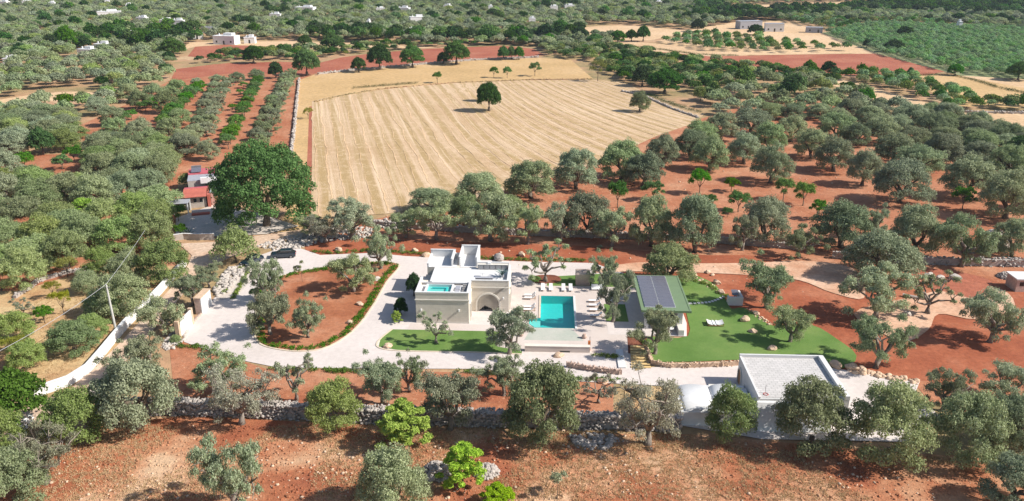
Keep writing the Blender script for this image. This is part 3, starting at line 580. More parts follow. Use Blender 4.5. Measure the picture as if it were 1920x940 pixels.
for k, x, y, wd, h, nm, lb, ct in [
 ('lime', 757, 838, 104, 84, 'almond_tree', 'lime-green almond tree before the front stone wall', 'tree'),
 ('lime', 868, 914, 80, 88, 'almond_tree', 'smaller lime-green almond tree between two grey rubble heaps', 'tree'),
 ('lime', 932, 952, 70, 42, 'green_shrub', 'bright green shrub cut by the bottom edge', 'shrub'),
 ('bigoak', 500, 424, 172, 146, 'oak_tree', 'enormous dark green oak beside the red-roofed cottage', 'tree'),
 ('oak', 712, 131, 43, 43, 'oak_tree', 'largest round dark tree at the red far field edge', 'tree'),
 ('oak', 774, 127, 42, 38, 'oak_tree', 'dark tree right of the largest round one at the field edge', 'tree'),
 ('oak', 856, 121, 46, 40, 'oak_tree', 'wide dark tree with a lower lobe at the field edge', 'tree'),
 ('oak', 831, 120, 22, 20, 'oak_tree', 'small dark tree touching the wide one', 'tree'),
 ('oak', 673, 136, 26, 26, 'oak_tree', 'small dark tree left of the largest round one', 'tree'),
 ('oak', 944, 113, 20, 24, 'oak_tree', 'left one of three close dark trees at the upper field', 'tree'),
 ('oak', 959, 112, 16, 23, 'oak_tree', 'middle one of three close dark trees at the upper field', 'tree'),
 ('oak', 973, 112, 18, 22, 'oak_tree', 'right one of three close dark trees at the upper field', 'tree'),
 ('oak', 576, 142, 46, 46, 'oak_tree', 'dark tree at the top corner of the stubble field', 'tree'),
 ('oak', 518, 147, 26, 28, 'oak_tree', 'small dark tree left of the field corner tree', 'tree'),
 ('oak', 476, 119, 36, 30, 'oak_tree', 'single dark tree between the two red far fields', 'tree'),
 ('oak', 626, 98, 42, 30, 'oak_tree', 'dark tree behind the red field near the pale yard', 'tree'),
 ('oak', 572, 88, 24, 20, 'oak_tree', 'dark tree standing on the pale far yard', 'tree'),
 ('oak', 127, 95, 34, 42, 'pine_tree', 'tall dark pine rising above the far left olive groves', 'tree'),
 ('oak', 158, 92, 26, 22, 'oak_tree', 'rounded tree just right of the tall pine', 'tree'),
 ('oak', 268, 88, 44, 30, 'oak_tree', 'dark clump beside a small white far house', 'tree'),
 ('oak', 326, 108, 42, 34, 'oak_tree', 'dark tree left of the far red patch', 'tree'),
 ('oak', 917, 209, 42, 50, 'lone_tree', 'lone dark tree standing in the middle of the stubble field', 'tree'),
 ('oak', 907, 190, 24, 30, 'oak_tree', 'upper lobe of foliage just behind the lone stubble field tree', 'tree'),
 ('dense', 1199, 210, 36, 36, 'olive_tree', 'lone round olive at the right of the stubble field', 'olive tree'),
 ('fruit', 820, 156, 17, 20, 'small_tree', 'tiny tree on the golden strip, leftmost', 'tree'),
 ('fruit', 926, 146, 16, 19, 'small_tree', 'tiny tree on the golden strip, second from left', 'tree'),
 ('fruit', 951, 147, 16, 20, 'small_tree', 'tiny tree on the golden strip, third from left', 'tree'),
 ('fruit', 1003, 143, 22, 24, 'small_tree', 'small dark-leaved tree on the golden strip, rightmost', 'tree'),
 ('yellow', 1121, 153, 30, 38, 'small_tree', 'yellowish tree at the right tip of the golden strip', 'tree'),
 ('yellow', 578, 223, 20, 20, 'small_tree', 'small tree beside the brown strip left of the stubble field', 'tree'),
 ('oak', 1204, 162, 36, 36, 'oak_tree', 'dark tree above the right corner of the stubble field', 'tree'),
 ('oak', 1246, 176, 60, 42, 'oak_tree', 'wide dark tree at the right corner of the stubble field', 'tree'),
 ('bush', 1313, 190, 30, 26, 'small_tree', 'small tree in the pale triangle right of the stubble field', 'tree'),
 ('oak', 1517, 139, 23, 24, 'oak_tree', 'left one of two round dark trees below the right red field', 'tree'),
 ('oak', 1553, 141, 27, 24, 'oak_tree', 'right one of two round dark trees below the right red field', 'tree'),
 ('oak', 1706, 146, 12, 18, 'oak_tree', 'narrow dark tree at the end of the right red field', 'tree'),
 ('oak', 1790, 142, 26, 20, 'oak_tree', 'dark tree at the tip of the right red field', 'tree'),
 ('oak', 1908, 151, 42, 32, 'oak_tree', 'dark tree at the right edge beside a pale field', 'tree'),
 ('oak', 1696, 70, 28, 19, 'oak_tree', 'dark tree alone in the smooth pale green orchard', 'tree'),
 ('oak', 1676, 98, 32, 22, 'oak_tree', 'dark tree near the corner of the green orchard', 'tree'),
 ('oak', 1625, 90, 15, 15, 'oak_tree', 'small dark tree at the orchard edge above the right red field', 'tree'),
 ('oak', 1308, 60, 25, 22, 'oak_tree', 'dark tree between the pale fields at upper right', 'tree'),
 ('oak', 1206, 78, 24, 27, 'oak_tree', 'tallest dark tree in the clump on the pale field', 'tree'),
 ('oak', 1184, 78, 22, 20, 'oak_tree', 'middle dark tree in the clump on the pale field', 'tree'),
 ('oak', 1158, 82, 30, 22, 'oak_tree', 'left dark tree in the clump on the pale field', 'tree'),
 ('oak', 1088, 77, 30, 24, 'oak_tree', 'dark tree left of the pale field', 'tree'),
 ('oak', 1116, 88, 32, 22, 'oak_tree', 'dark tree at the lower left tip of the pale field', 'tree'),
 ('oak', 1416, 66, 28, 18, 'oak_tree', 'dark tree in front of the white farm sheds', 'tree'),
 ('oak', 1477, 23, 15, 10, 'oak_tree', 'round dark tree in front of the high pale field', 'tree'),
 ('oak', 1841, 240, 34, 22, 'oak_tree', 'low dark tree at the edge of the pale right field', 'tree'),
 ('oak', 1775, 212, 26, 26, 'oak_tree', 'dark tree at the point of the diagonal pale field', 'tree'),
 ('oak', 1572, 45, 24, 14, 'oak_tree', 'dark tree left one of the pair above the green orchard', 'tree'),
 ('oak', 1587, 44, 18, 14, 'oak_tree', 'dark tree right one of the pair above the green orchard', 'tree'),
 ('oak', 1925, 300, 66, 46, 'oak_tree', 'dark tree on the right edge behind the olive grove', 'tree'),
 ('oak', 82, 290, 42, 48, 'oak_tree', 'dark green tree among the left olives above the red clearing', 'tree'),
 ('yellow', 120, 590, 36, 46, 'almond_tree', 'yellowing almond tree in the dry grass left of the pole', 'tree'),
 ('yellow', 100, 560, 30, 34, 'almond_tree', 'faint small almond tree behind the yellowing one', 'tree'),
 ('fruit', 84, 606, 32, 32, 'almond_tree', 'small green almond tree left of the yellowing one', 'tree'),
 ('bare', 46, 592, 40, 34, 'bare_tree', 'bare grey tree in the dry grass at far left', 'tree'),
 ('yellow', 127, 520, 38, 38, 'almond_tree', 'small light tree over the low rubble wall at left', 'tree'),
 ('yellow', 26, 668, 60, 36, 'yellow_tree', 'yellow-green tree at the left edge of the dry grass', 'tree'),
 ('yellow', 4, 545, 44, 46, 'yellow_tree', 'yellowish tree cut by the left edge', 'tree'),
 ('fruit', 47, 320, 40, 32, 'fruit_tree', 'green fruit tree in the red clearing at left', 'tree'),
 ('fruit', 118, 318, 34, 26, 'fruit_tree', 'green fruit tree right of the clearing', 'tree'),
 ('fruit', 140, 305, 34, 30, 'fruit_tree', 'bright tree above the red clearing at left', 'tree'),
 ('lime', 160, 418, 60, 42, 'fruit_tree', 'yellow-green tree among the left olives', 'tree'),
 ('fruit', 335, 416, 30, 30, 'garden_tree', 'small green tree before the grey cottage shed', 'tree'),
 ('fruit', 340, 445, 26, 24, 'garden_tree', 'shrub inside the cottage yard corner', 'shrub'),
 ('bush', 352, 352, 34, 26, 'garden_shrub', 'green shrub left of the cottage behind the red roof', 'shrub'),
 ('twiggy', 610, 455, 70, 50, 'grey_shrub', 'grey leafless shrub on the rock bank above the car', 'shrub'),
]:
    tree(k, x, y, wd, hpx=h, name=nm, label=lb, cat=ct, group='single trees and shrubs')
def row(phrase, kind, name, cat, group, items):
    items = sorted(items)
    for i, it in enumerate(items):
        k = kind if len(it) < 5 else it[4]
        tree(k, it[0], it[1], it[2], hpx=it[3] if len(it) > 3 and it[3] else None, name=name, cat=cat, group=group, label='%s, %s from the left' % (phrase, ORD[i]))
GR = 'olive trees of the red-soil grove behind the villa'
row('olive in the front row behind the villa', 'open', 'olive_tree', 'olive tree', GR,
 [(592, 446, 70, 46), (660, 448, 92, 72), (762, 446, 64, 50), (818, 450, 84, 76), (920, 452, 96, 84, 'open'), (990, 458, 72, 80), (1052, 452, 62, 70), (1100, 444, 80, 80, 'dense'), (1148, 462, 74, 72), (1220, 462, 76, 90, 'dense'), (1302, 474, 88, 104, 'dense'), (1392, 470, 68, 66), (1432, 456, 84, 82, 'dense'), (1497, 484, 82, 56), (1576, 464, 104, 84, 'dense'), (1634, 446, 64, 62), (1712, 478, 96, 92, 'dense'), (1802, 500, 100, 92, 'open'), (1896, 482, 80, 68, 'dense')])
row('dense olive at the near edge of the stubble field', 'dense', 'olive_tree', 'olive tree', GR,
 [(810, 398, 80, 42), (898, 388, 86, 60), (995, 372, 90, 66), (1080, 354, 80, 70), (1166, 337, 90, 70), (1206, 350, 72, 62), (1242, 310, 62, 54)])
row('olive in the second row of the right grove', 'dense', 'olive_tree', 'olive tree', GR,
 [(875, 420, 66, 52), (950, 424, 66, 56), (1294, 297, 60, 50), (1330, 320, 70, 60), (1394, 308, 64, 56), (1444, 343, 72, 68), (1519, 297, 58, 52), (1562, 322, 74, 62), (1616, 348, 60, 66), (1686, 380, 98, 76), (1812, 372, 92, 76), (1884, 410, 100, 88)])
row('olive in the middle rows of the right grove', 'dense', 'olive_tree', 'olive tree', GR,
 [(1314, 274, 60, 46), (1351, 265, 60, 50), (1408, 252, 74, 48), (1440, 284, 62, 52), (1482, 266, 60, 46), (1566, 264, 64, 50), (1604, 274, 48, 40), (1650, 268, 70, 46), (1674, 308, 76, 54), (1718, 328, 84, 52), (1702, 246, 62, 48), (1764, 312, 74, 58), (1742, 262, 60, 46), (1886, 334, 76, 58), (1830, 316, 66, 48)])
row('small bright green citrus tree in the red grove', 'fruit', 'citrus_tree', 'fruit tree', 'small fruit trees between the olives',
 [(1158, 390, 38, 48), (1224, 377, 40, 36), (1311, 364, 38, 44), (1371, 360, 30, 26), (1384, 398, 40, 38), (1468, 376, 36, 40), (1505, 386, 40, 42), (1330, 388, 30, 22), (1532, 412, 30, 36), (1804, 394, 40, 42), (1363, 408, 22, 18)])
GL = 'olive trees of the dense grove left of the lane'
row('olive scattered in the left part of the red orchard', 'dense', 'olive_tree', 'olive tree', 'rows of young olives in the red orchard', [(262, 205, 42, 34), (292, 196, 44, 36), (314, 212, 46, 38), (212, 236, 44, 34), (244, 192, 40, 32), (332, 186, 40, 34), (338, 236, 40, 30), (186, 216, 42, 34), (216, 262, 48, 38), (262, 262, 50, 38), (318, 262, 48, 38), (392, 300, 40, 36)])
row('olive at the near edge of the left grove', 'warm', 'olive_tree', 'olive tree', GL,
 [(48, 540, 78, 74), (-25, 520, 80, 70), (128, 500, 78, 66), (193, 522, 58, 58), (243, 530, 64, 60), (312, 526, 86, 74)])
row('olive in the left grove, second row back', 'warm', 'olive_tree', 'olive tree', GL,
 [(10, 478, 84, 66), (82, 474, 84, 66), (158, 470, 80, 66), (226, 474, 82, 66), (286, 468, 80, 70)])
row('olive in the left grove, third row back', 'warm', 'olive_tree', 'olive tree', GL,
 [(-10, 430, 84, 60), (48, 432, 82, 60), (112, 436, 76, 54), (196, 432, 70, 56), (256, 424, 76, 60), (296, 430, 60, 54)])
row('olive in the left grove, fourth row back', 'dense', 'olive_tree', 'olive tree', GL,
 [(10, 388, 80, 62), (78, 398, 84, 64), (128, 388, 74, 60), (182, 396, 80, 66), (236, 384, 76, 60), (282, 376, 66, 56)])
row('olive in the left grove, fifth row back', 'dense', 'olive_tree', 'olive tree', GL,
 [(8, 340, 70, 54), (196, 344, 74, 54), (250, 346, 72, 56), (300, 345, 60, 54)])
GD = 'trees on the dry grass beside the lane wall'
row('olive on the dry grass left of the lane wall', 'warm', 'olive_tree', 'olive tree', GD,
 [(165, 548, 50, 40), (232, 592, 96, 80), (196, 592, 66, 50), (176, 634, 56, 46), (140, 660, 86, 58), (28, 646, 76, 62), (52, 690, 66, 50), (330, 352 + 290, 20, 14)])
# orchard rows running up the picture
def lerp(a, b, t): return a + (b - a) * t
def column(phrase, kind, name, cat, group, a, b, n, w0, hr, skip=()):
    pa, pb = G(*a), G(*b)
    for i in range(n):
        if i in skip: continue
        t = (i + .5) / n; X, Y = lerp(pa[0], pb[0], t), lerp(pa[1], pb[1], t)
        zc = Y * cp + H * sp; px = CX + F * X / zc; py = CY - F * (Y * sp - H * cp) / zc
        s = mpp(py); tree(kind, px, py, w0 * s * random.uniform(.85, 1.15), hr, name=name, cat=cat, group=group, label='%s, %s from the near end' % (phrase, ORD[i]))
GO = 'rows of young olives in the red orchard'
column('olive in the rightmost orchard row beside the field wall', 'open', 'olive_tree', 'olive tree', GO, (492, 288), (548, 146), 17, 5.6, .8)
column('olive in the second strip of the rightmost orchard row', 'dense', 'olive_tree', 'olive tree', GO, (478, 272), (535, 150), 11, 4.6, .8)
column('olive in the middle orchard row', 'open', 'olive_tree', 'olive tree', GO, (385, 262), (428, 160), 11, 6., .8)
column('olive in the second strip of the middle orchard row', 'dense', 'olive_tree', 'olive tree', GO, (362, 270), (405, 168), 7, 5.4, .8)
column('bright fruit tree in the row between the orchard olives', 'fruit', 'fruit_tree', 'fruit tree', 'fruit trees in the orchard rows', (426, 285), (486, 160), 19, 4.6, .95, (6,))
column('bright fruit tree in the left orchard row', 'fruit', 'fruit_tree', 'fruit tree', 'fruit trees in the orchard rows', (305, 245), (378, 170), 13, 5, .9)
column('fruit tree in the sparse left orchard row', 'fruit', 'fruit_tree', 'fruit tree', 'fruit trees in the orchard rows', (225, 238), (345, 168), 10, 4.8, .85, (2, 5))
column('small fruit tree right of the middle orchard row', 'fruit', 'fruit_tree', 'fruit tree', 'fruit trees in the orchard rows', (432, 215), (460, 160), 4, 3.4, .7, (1,))
column('olive at the top of the orchard', 'dense', 'olive_tree', 'olive tree', GO, (350, 166), (500, 148), 4, 6, .7)

FARMS = [(160, 108, 32, 16, 'nearest white house among the far left olives'), (190, 95, 28, 9, 'long low white house behind the nearest far left one'), (236, 73, 20, 12, 'gabled white house near the dark clump at far left'), (287, 67, 20, 7, 'low white house right of the gabled one'), (310, 52, 22, 6, 'wide white house in the upper left distance'), (333, 53, 22, 8, 'white house right beside the wide upper left one'), (370, 74, 20, 10, 'white house left of the pale yard'), (420, 84, 44, 17, 'large white farmhouse with stepped roofs on the pale yard'), (468, 82, 20, 8, 'small annex right of the large stepped farmhouse'), (390, 62, 28, 6, 'flat pale shed behind the stepped farmhouse'), (205, 35, 40, 8, 'cluster of white gabled houses in the upper left'), (265, 47, 20, 6, 'low white house below the gabled cluster'), (50, 13, 14, 7, 'white house in the top left corner region'), (5, 14, 20, 10, 'white house cut by the left edge at the top'), (98, 16, 10, 6, 'tiny white house in the top left'), (330, 6, 22, 14, 'bright white house cut by the top edge'), (202, 12, 8, 4, 'tiny white house under the top edge, left third'), (242, 20, 10, 7, 'small white gabled house in the far upper left'), (516, 40, 20, 12, 'white house beside trees in the upper middle left'), (570, 26, 36, 6, 'long white house in the upper middle left'), (580, 5, 8, 4, 'tiny white house near the top edge, middle left'), (625, 7, 10, 4, 'pale house near the top edge, right of the tiny one'), (714, 28, 16, 8, 'white house in the upper middle, left of the pair'), (755, 27, 24, 6, 'long pale house in the upper middle'), (773, 66, 14, 10, 'white house at the top of the red field trees'), (762, 72, 22, 6, 'low pale building left of the white one above the red field'), (690, 55, 6, 7, 'narrow white tower-like house in the middle distance'), (838, 22, 14, 8, 'white house in the upper middle, right of the long pale one'), (920, 24, 8, 5, 'tiny white house above the golden strip trees'), (1039, 24, 14, 8, 'white house, left one of the pair in the upper centre'), (1068, 22, 18, 8, 'white house, right one of the pair in the upper centre'), (1236, 14, 10, 7, 'small white house in the upper right of centre'), (998, 49, 12, 5, 'white house near the pale field at upper centre'), (1452, 60, 34, 13, 'white farm shed at the corner of the green orchard', ), (1408, 55, 44, 8, 'long grey farm shed left of the white one'), (1526, 62, 30, 9, 'blue-grey metal shed by the green orchard'), (1800, 56, 6, 3, 'tiny hut inside the green orchard'), (20, 124, 26, 7, 'low pale house at the left edge below the far groves'), (785, 46, 30, 4, 'long low white wall-like house in the upper middle')]
n_tr = len(TREES)
for a in FARMS:
    x, y = G(a[0], a[1]); wf = a[2] / mpp(a[1])
    for q in range(3): TREES.append((x + (q - 1) * wf * .4, y + wf * .2, wf * .6)); TREES.append((x + (q - 1) * wf * .4, y - 9, wf * .5)); TREES.append((x + (q - 1) * wf * .4, y - 18, wf * .35))
# procedural planting over the far groves
def fill(poly, d, jit, excl=(), avoid=.62, rot=0.):
    pw = [G(*p) for p in poly]; ex = [[G(*p) for p in e] for e in excl]; xs = [p[0] for p in pw]; ys = [p[1] for p in pw]; out = []
    grid = {}
    for (x, y, wm) in TREES: grid.setdefault((int(x // 12), int(y // 12)), []).append((x, y, wm))
    c, s = math.cos(rot), math.sin(rot); cx, cy = sum(xs) / len(xs), sum(ys) / len(ys); Rr = max(max(xs) - min(xs), max(ys) - min(ys)) * .75; n = int(Rr / d) + 2
    for i in range(-n, n):
        for j in range(-n, n):
            a = (i + (j % 2) * .5) * d + random.uniform(-jit, jit) * d; b = j * d * .9 + random.uniform(-jit, jit) * d
            x, y = cx + a * c - b * s, cy + a * s + b * c
            if not inside(x, y, pw) or any(inside(x, y, e) for e in ex): continue
            k = (int(x // 12), int(y // 12)); ok = True
            for ii in (-1, 0, 1):
                for jj in (-1, 0, 1):
                    for (tx, ty, tw) in grid.get((k[0] + ii, k[1] + jj), ()):
                        if (tx - x) ** 2 + (ty - y) ** 2 < (avoid * (tw + d) / 2 * 1.3) ** 2: ok = False; break
            if ok: out.append((x, y))
    return out
def to_px(x, y):
    zc = y * cp + H * sp; return CX + F * x / zc, CY - F * (y * sp - H * cp) / zc
n_hand = sum(1 for o in bpy.data.objects if o.name.split('.')[0] == 'olive_tree')
cand = []
for phrase, poly, d, kinds, grp in [
  ('middle of the dense left grove', [(-60, 560), (-60, 325), (180, 335), (300, 345), (318, 420), (325, 500), (180, 495), (40, 535)], 8.2, ('warm', 'warm', 'dense'), 'olive trees of the dense grove left of the lane'),
  ('far left olive groves', [(-60, 300), (-60, 135), (330, 118), (322, 150), (245, 188), (150, 238), (200, 330), (60, 290)], 8.3, ('dense', 'dense', 'warm'), 'olives of the far left groves'),
  ('left olives above the cottage', [(180, 330), (195, 262), (300, 262), (372, 268), (345, 300), (322, 335)], 8.0, ('dense', 'warm'), 'olives above the cottage'),
  ('rear right grove', [(1325, 215), (1360, 160), (1440, 150), (1560, 165), (1680, 205), (1760, 222), (1840, 245), (2000, 290), (2000, 420), (1850, 340), (1620, 240)], 8.6, ('dense',), 'olives at the back of the right grove')]:
    exc = [[(-60, 222), (60, 172), (150, 165), (205, 178), (190, 196), (60, 200)], [(0, 318), (0, 296), (60, 292), (180, 284), (190, 302), (100, 314)], [(1250, 215), (1290, 165), (1340, 170), (1330, 215)]]
    for (x, y) in fill(poly, d, .24, exc): cand.append((y, x, phrase, random.choice(kinds), grp))
cand.sort(); take = cand[:max(0, 296 - n_hand)]; rest = cand[len(take):]
seen = {}
for (y, x, phrase, k, grp) in take: seen.setdefault(phrase, []).append((x, y, k, grp))
for phrase, L in seen.items():
    L.sort(key=lambda t: t[1]); band = 0
    while L:
        cut = [t for t in L if t[1] < L[0][1] + 9]; L = L[len(cut):]; band += 1; cut.sort()
        for i, (x, y, k, grp) in enumerate(cut):
            px, py = to_px(x, y)
            tree(k, px, py, random.uniform(7.6, 9.6) * mpp(py), random.uniform(.62, .74), label='olive in %s, %s row back, %s from the left' % (phrase, ORD[band - 1], ORD[i]), group=grp)

# ---- everything beyond: one object per kind of planting, geometry-nodes instances
def low_proto(name, seed, mat, n, size, flat=.62, trunk=True, w=8.4):
    rg = np.random.default_rng(seed); pf = []
    for k in range(9):
        a = k * 2.4; rr = 2.7 * math.sqrt((k + .3) / 9); pf.append((rr * math.cos(a), rr * math.sin(a), (4.4 - 1.8 * (rr / 3) ** 2 + rg.uniform(-.4, .4)), rg.uniform(1.3, 1.8)))
    v, q = puff_leaves(pf, n, size, rg, .6, .6, .75); v[:, 2] = np.maximum(v[:, 2], .1)
    v *= np.array([w / 8.4, w / 8.4, flat / .62])
    me = np_mesh(name, v, q, mat); return bpy.data.objects.new(name, me)
def scatter(name, label_, pts, protos, smin, smax, hs=(.85, 1.15)):
    n = len(pts); col = bpy.data.collections.new(name + '_kinds')
    for p in protos: col.objects.link(p)
    me = bpy.data.meshes.new(name); me.vertices.add(n); co = np.zeros((n, 3), np.float32); co[:, :2] = pts; me.vertices.foreach_set('co', co.ravel())
    def at(nm, ty, arr):
        a = me.attributes.new(nm, ty, 'POINT'); a.data.foreach_set('vector' if ty == 'FLOAT_VECTOR' else 'value', np.asarray(arr).ravel())
    s = rng.uniform(smin, smax, n).astype(np.float32); sc = np.stack([s, s, s * rng.uniform(*hs, n)], 1).astype(np.float32)
    at('size', 'FLOAT_VECTOR', sc); rt = np.zeros((n, 3), np.float32); rt[:, 2] = rng.uniform(0, 6.28, n); at('turn', 'FLOAT_VECTOR', rt)
    at('which', 'INT', rng.integers(0, len(protos), n).astype(np.int32)); me.update()
    o = link(name, me); tag(o, kind='stuff'); ng = bpy.data.node_groups.new(name, 'GeometryNodeTree')
    ng.interface.new_socket('Geometry', in_out='INPUT', socket_type='NodeSocketGeometry'); ng.interface.new_socket('Geometry', in_out='OUTPUT', socket_type='NodeSocketGeometry')
    N = ng.nodes; gi, go, iop, ci = N.new('NodeGroupInput'), N.new('NodeGroupOutput'), N.new('GeometryNodeInstanceOnPoints'), N.new('GeometryNodeCollectionInfo')
    ci.inputs['Collection'].default_value = col; ci.inputs['Separate Children'].default_value = True; ci.inputs['Reset Children'].default_value = True
    iop.inputs['Pick Instance'].default_value = True; L = ng.links
    def na(nm, ty):
        a = N.new('GeometryNodeInputNamedAttribute'); a.data_type = ty; a.inputs['Name'].default_value = nm; return a.outputs['Attribute']
    L.new(gi.outputs[0], iop.inputs['Points']); L.new(ci.outputs[0], iop.inputs['Instance']); L.new(na('which', 'INT'), iop.inputs['Instance Index'])
    L.new(na('size', 'FLOAT_VECTOR'), iop.inputs['Scale']); L.new(na('turn', 'FLOAT_VECTOR'), iop.inputs['Rotation']); L.new(iop.outputs[0], go.inputs[0])
    md = o.modifiers.new('scatter', 'NODES'); md.node_group = ng; return o
# fields and yards kept clear of far trees
CLEAR = [[(540, 300), (562, 150), (560, 138), (330, 150), (325, 128), (345, 95), (356, 78), (420, 74), (560, 76), (700, 80), (820, 88), (1000, 86), (1025, 104), (1120, 112), (1130, 150), (1330, 214), (600, 405)],
         [(1095, 50), (1160, 46), (1230, 50), (1300, 58), (1400, 38), (1480, 40), (1560, 62), (1650, 40), (2400, 92), (2400, 400), (1780, 215), (1680, 200), (1500, 142), (1320, 112), (1180, 90), (1140, 84), (1180, 76), (1090, 66)],
         [(1345, 13), (1440, 8), (1640, 2), (1705, 11), (1600, 18), (1480, 26), (1375, 26)]]
FARPOLY = [(-900, 140), (-900, -40), (2900, -40), (2900, 200), (2000, 120), (1700, 90), (1400, 150), (1250, 140), (1100, 105), (700, 120), (330, 130), (0, 140)]
pts = [(x, y) for (y, x, *_r) in rest] + fill([(-900, 136), (-900, -42), (2900, -42), (2900, 120), (1900, 60), (1500, 40), (1090, 100), (800, 95), (330, 122)], 7.8, .38, CLEAR, .6)
green = [p for p in pts if random.random() < .10]; oliv = [p for p in pts if p not in set(green)]
scatter('far_olive_trees', '', oliv, [low_proto('far_olive', 100 + k, m, 2200, .27) for k, m in enumerate(('olive_leaf', 'olive_leaf', 'warm_olive_leaf', 'thin_olive_leaf'))], .72, 1.15)
scrub = fill([(1010, 84), (1070, 78), (1110, 92), (1160, 92), (1240, 108), (1330, 122), (1440, 132), (1500, 144), (1570, 152), (1560, 168), (1440, 152), (1350, 165), (1330, 200), (1290, 165), (1210, 165), (1150, 150), (1118, 118), (1030, 106)], 5., .4, (), .45)
scrub += fill([(545, 100), (700, 88), (820, 86), (1000, 82), (1030, 90), (940, 84), (800, 90), (640, 106), (560, 112)], 5.5, .4, (), .4)
scrub += fill([(420, 104), (545, 96), (600, 112), (500, 114), (400, 118), (345, 124)], 5.5, .4, (), .4)
scatter('hedgerow_scrub', '', scrub + green[::2], [low_proto('scrub_bush', 120 + k, m, 900, .33) for k, m in enumerate(('scrub_leaf', 'oak_leaf', 'dark_leaf', 'warm_olive_leaf'))], .45, .95)
dk = green[1::2] + fill([(900, 78), (1100, 62), (1110, 70), (1000, 86), (700, 80), (560, 74), (600, 66), (820, 74)], 9, .4, (), .4)
dk += fill([(1300, 14), (2400, 8), (2400, 40), (1700, 30), (1620, 26), (1460, 40), (1300, 46)], 8, .4, CLEAR[2:], .4)
dk += fill([(90, 95), (220, 62), (360, 66), (400, 80), (300, 92), (180, 88)], 9.5, .4, (), .4)
scatter('far_dark_trees', '', dk, [low_proto('far_dark', 130 + k, m, 1200, .33, .75) for k, m in enumerate(('dark_leaf', 'dark_leaf', 'oak_leaf'))], .8, 1.4)
def gridpts(poly, dx, dy, rot, jit=.06, excl=()):
    pw = [G(*p) for p in poly]; ex = [[G(*p) for p in e] for e in excl]; xs = [p[0] for p in pw]; ys = [p[1] for p in pw]; out = []; c, s = math.cos(rot), math.sin(rot)
    cx, cy = sum(xs) / len(xs), sum(ys) / len(ys); n = int(max(max(xs) - min(xs), max(ys) - min(ys)) / dx) + 2
    for i in range(-n, n):
        for j in range(-n, n):
            a, b = i * dx + random.uniform(-jit, jit) * dx, j * dy + random.uniform(-jit, jit) * dy; x, y = cx + a * c - b * s, cy + a * s + b * c
            if inside(x, y, pw) and not any(inside(x, y, e) for e in ex): out.append((x, y))
    return out
orch = gridpts([(1545, 64), (1640, 46), (2500, 78), (2500, 190), (1900, 148), (1790, 138), (1640, 100)], 5., 5., R(-8))
scatter('young_green_orchard', '', orch, [low_proto('orchard_tree', 140 + k, 'orchard_leaf', 900, .3, .6, w=7.4) for k in range(3)], .6, .78)
orch2 = gridpts([(1450, 38), (1560, 22), (1700, 24), (2500, 40), (2500, 76), (1640, 44), (1560, 58)], 6., 6., R(-8), .1)
orch2 += gridpts([(1240, 80), (1300, 66), (1420, 74), (1470, 90), (1440, 98), (1330, 98)], 6., 7., R(-12), .15) + gridpts([(1480, 80), (1560, 90), (1600, 97), (1430, 101), (1440, 88)], 8., 8., R(-12), .2)
orch2 += gridpts([(1560, 146), (1640, 140), (1700, 148), (1860, 196), (1900, 208), (1780, 206), (1690, 178)], 5.2, 5.2, R(-20), .2) + gridpts([(1870, 196), (2000, 200), (2000, 210), (1870, 208)], 5, 5, 0, .2)
scatter('older_orchard', '', orch2, [low_proto('older_orchard_tree', 150 + k, m, 800, .34, .66, w=8) for k, m in enumerate(('orchard_leaf', 'oak_leaf', 'scrub_leaf'))], .55, .85)

# ------------------------------------------------------------------ loose ground pieces
def ico():
    bm = bmesh.new(); bmesh.ops.create_icosphere(bm, subdivisions=1, radius=1); v = np.array([p.co[:] for p in bm.verts]); f = np.array([[q.index for q in x.verts] for x in bm.faces]); bm.free(); return v, f
IV, IF = ico()
def rocks(name, pts, smin, smax, mat, parent=None, zs=None, flat=.7, kind='stuff', pw=2.):
    n = len(pts); p = np.array(pts, float); s = smin + (smax - smin) * rng.uniform(0, 1, n) ** pw
    v = IV[None] * rng.uniform(.62, 1.25, (n, 12, 1)); v = v * np.stack([s * rng.uniform(.8, 1.3, n), s * rng.uniform(.7, 1.1, n), s * flat], 1)[:, None, :]
    a = rng.uniform(0, 6.28, n); c, d = np.cos(a)[:, None], np.sin(a)[:, None]; x = v[..., 0] * c - v[..., 1] * d; y = v[..., 0] * d + v[..., 1] * c
    v = np.stack([x, y, v[..., 2]], 2); v[..., 0] += p[:, None, 0]; v[..., 1] += p[:, None, 1]; v[..., 2] += (np.array(zs)[:, None] if zs is not None else s[:, None] * flat * .35)
    f = IF[None] + (np.arange(n) * 12)[:, None, None]; o = link(name, np_mesh(name, v.reshape(-1, 3), f.reshape(-1, 3), mat), parent)
    if kind: o['kind'] = kind
    return o
def in_poly(poly, n, f=None):
    pw = [G(*p) for p in poly]; xs = [p[0] for p in pw]; ys = [p[1] for p in pw]; out = []
    for _ in range(n * 40):
        if len(out) >= n: break
        x, y = random.uniform(min(xs), max(xs)), random.uniform(min(ys), max(ys))
        if inside(x, y, pw) and (f is None or f(x, y)): out.append((x, y))
    return out
from mathutils import noise as mn
pat = lambda sc, th: (lambda x, y: mn.noise((x * sc, y * sc, 3.3)) > th)
NF = [(60, 940), (150, 800), (640, 797), (1300, 818), (1800, 860), (1860, 940)]
rocks('field_stones', in_poly(NF, 1500, pat(.12, .05)) + in_poly([(1040, 805), (1180, 800), (1240, 830), (1200, 860), (1090, 845)], 180) + in_poly([(590, 830), (760, 850), (760, 930), (560, 900)], 220) , .03, .24, 'warm_stone', pw=5)
rocks('clods', in_poly(NF, 5000, pat(.07, -.3)), .05, .2, 'rubble_soil', pw=2)
rocks('grove_stones', in_poly([(700, 400), (1130, 320), (1320, 230), (1700, 330), (1850, 560), (1500, 560), (700, 470)], 900), .05, .3, 'warm_stone', pw=4)
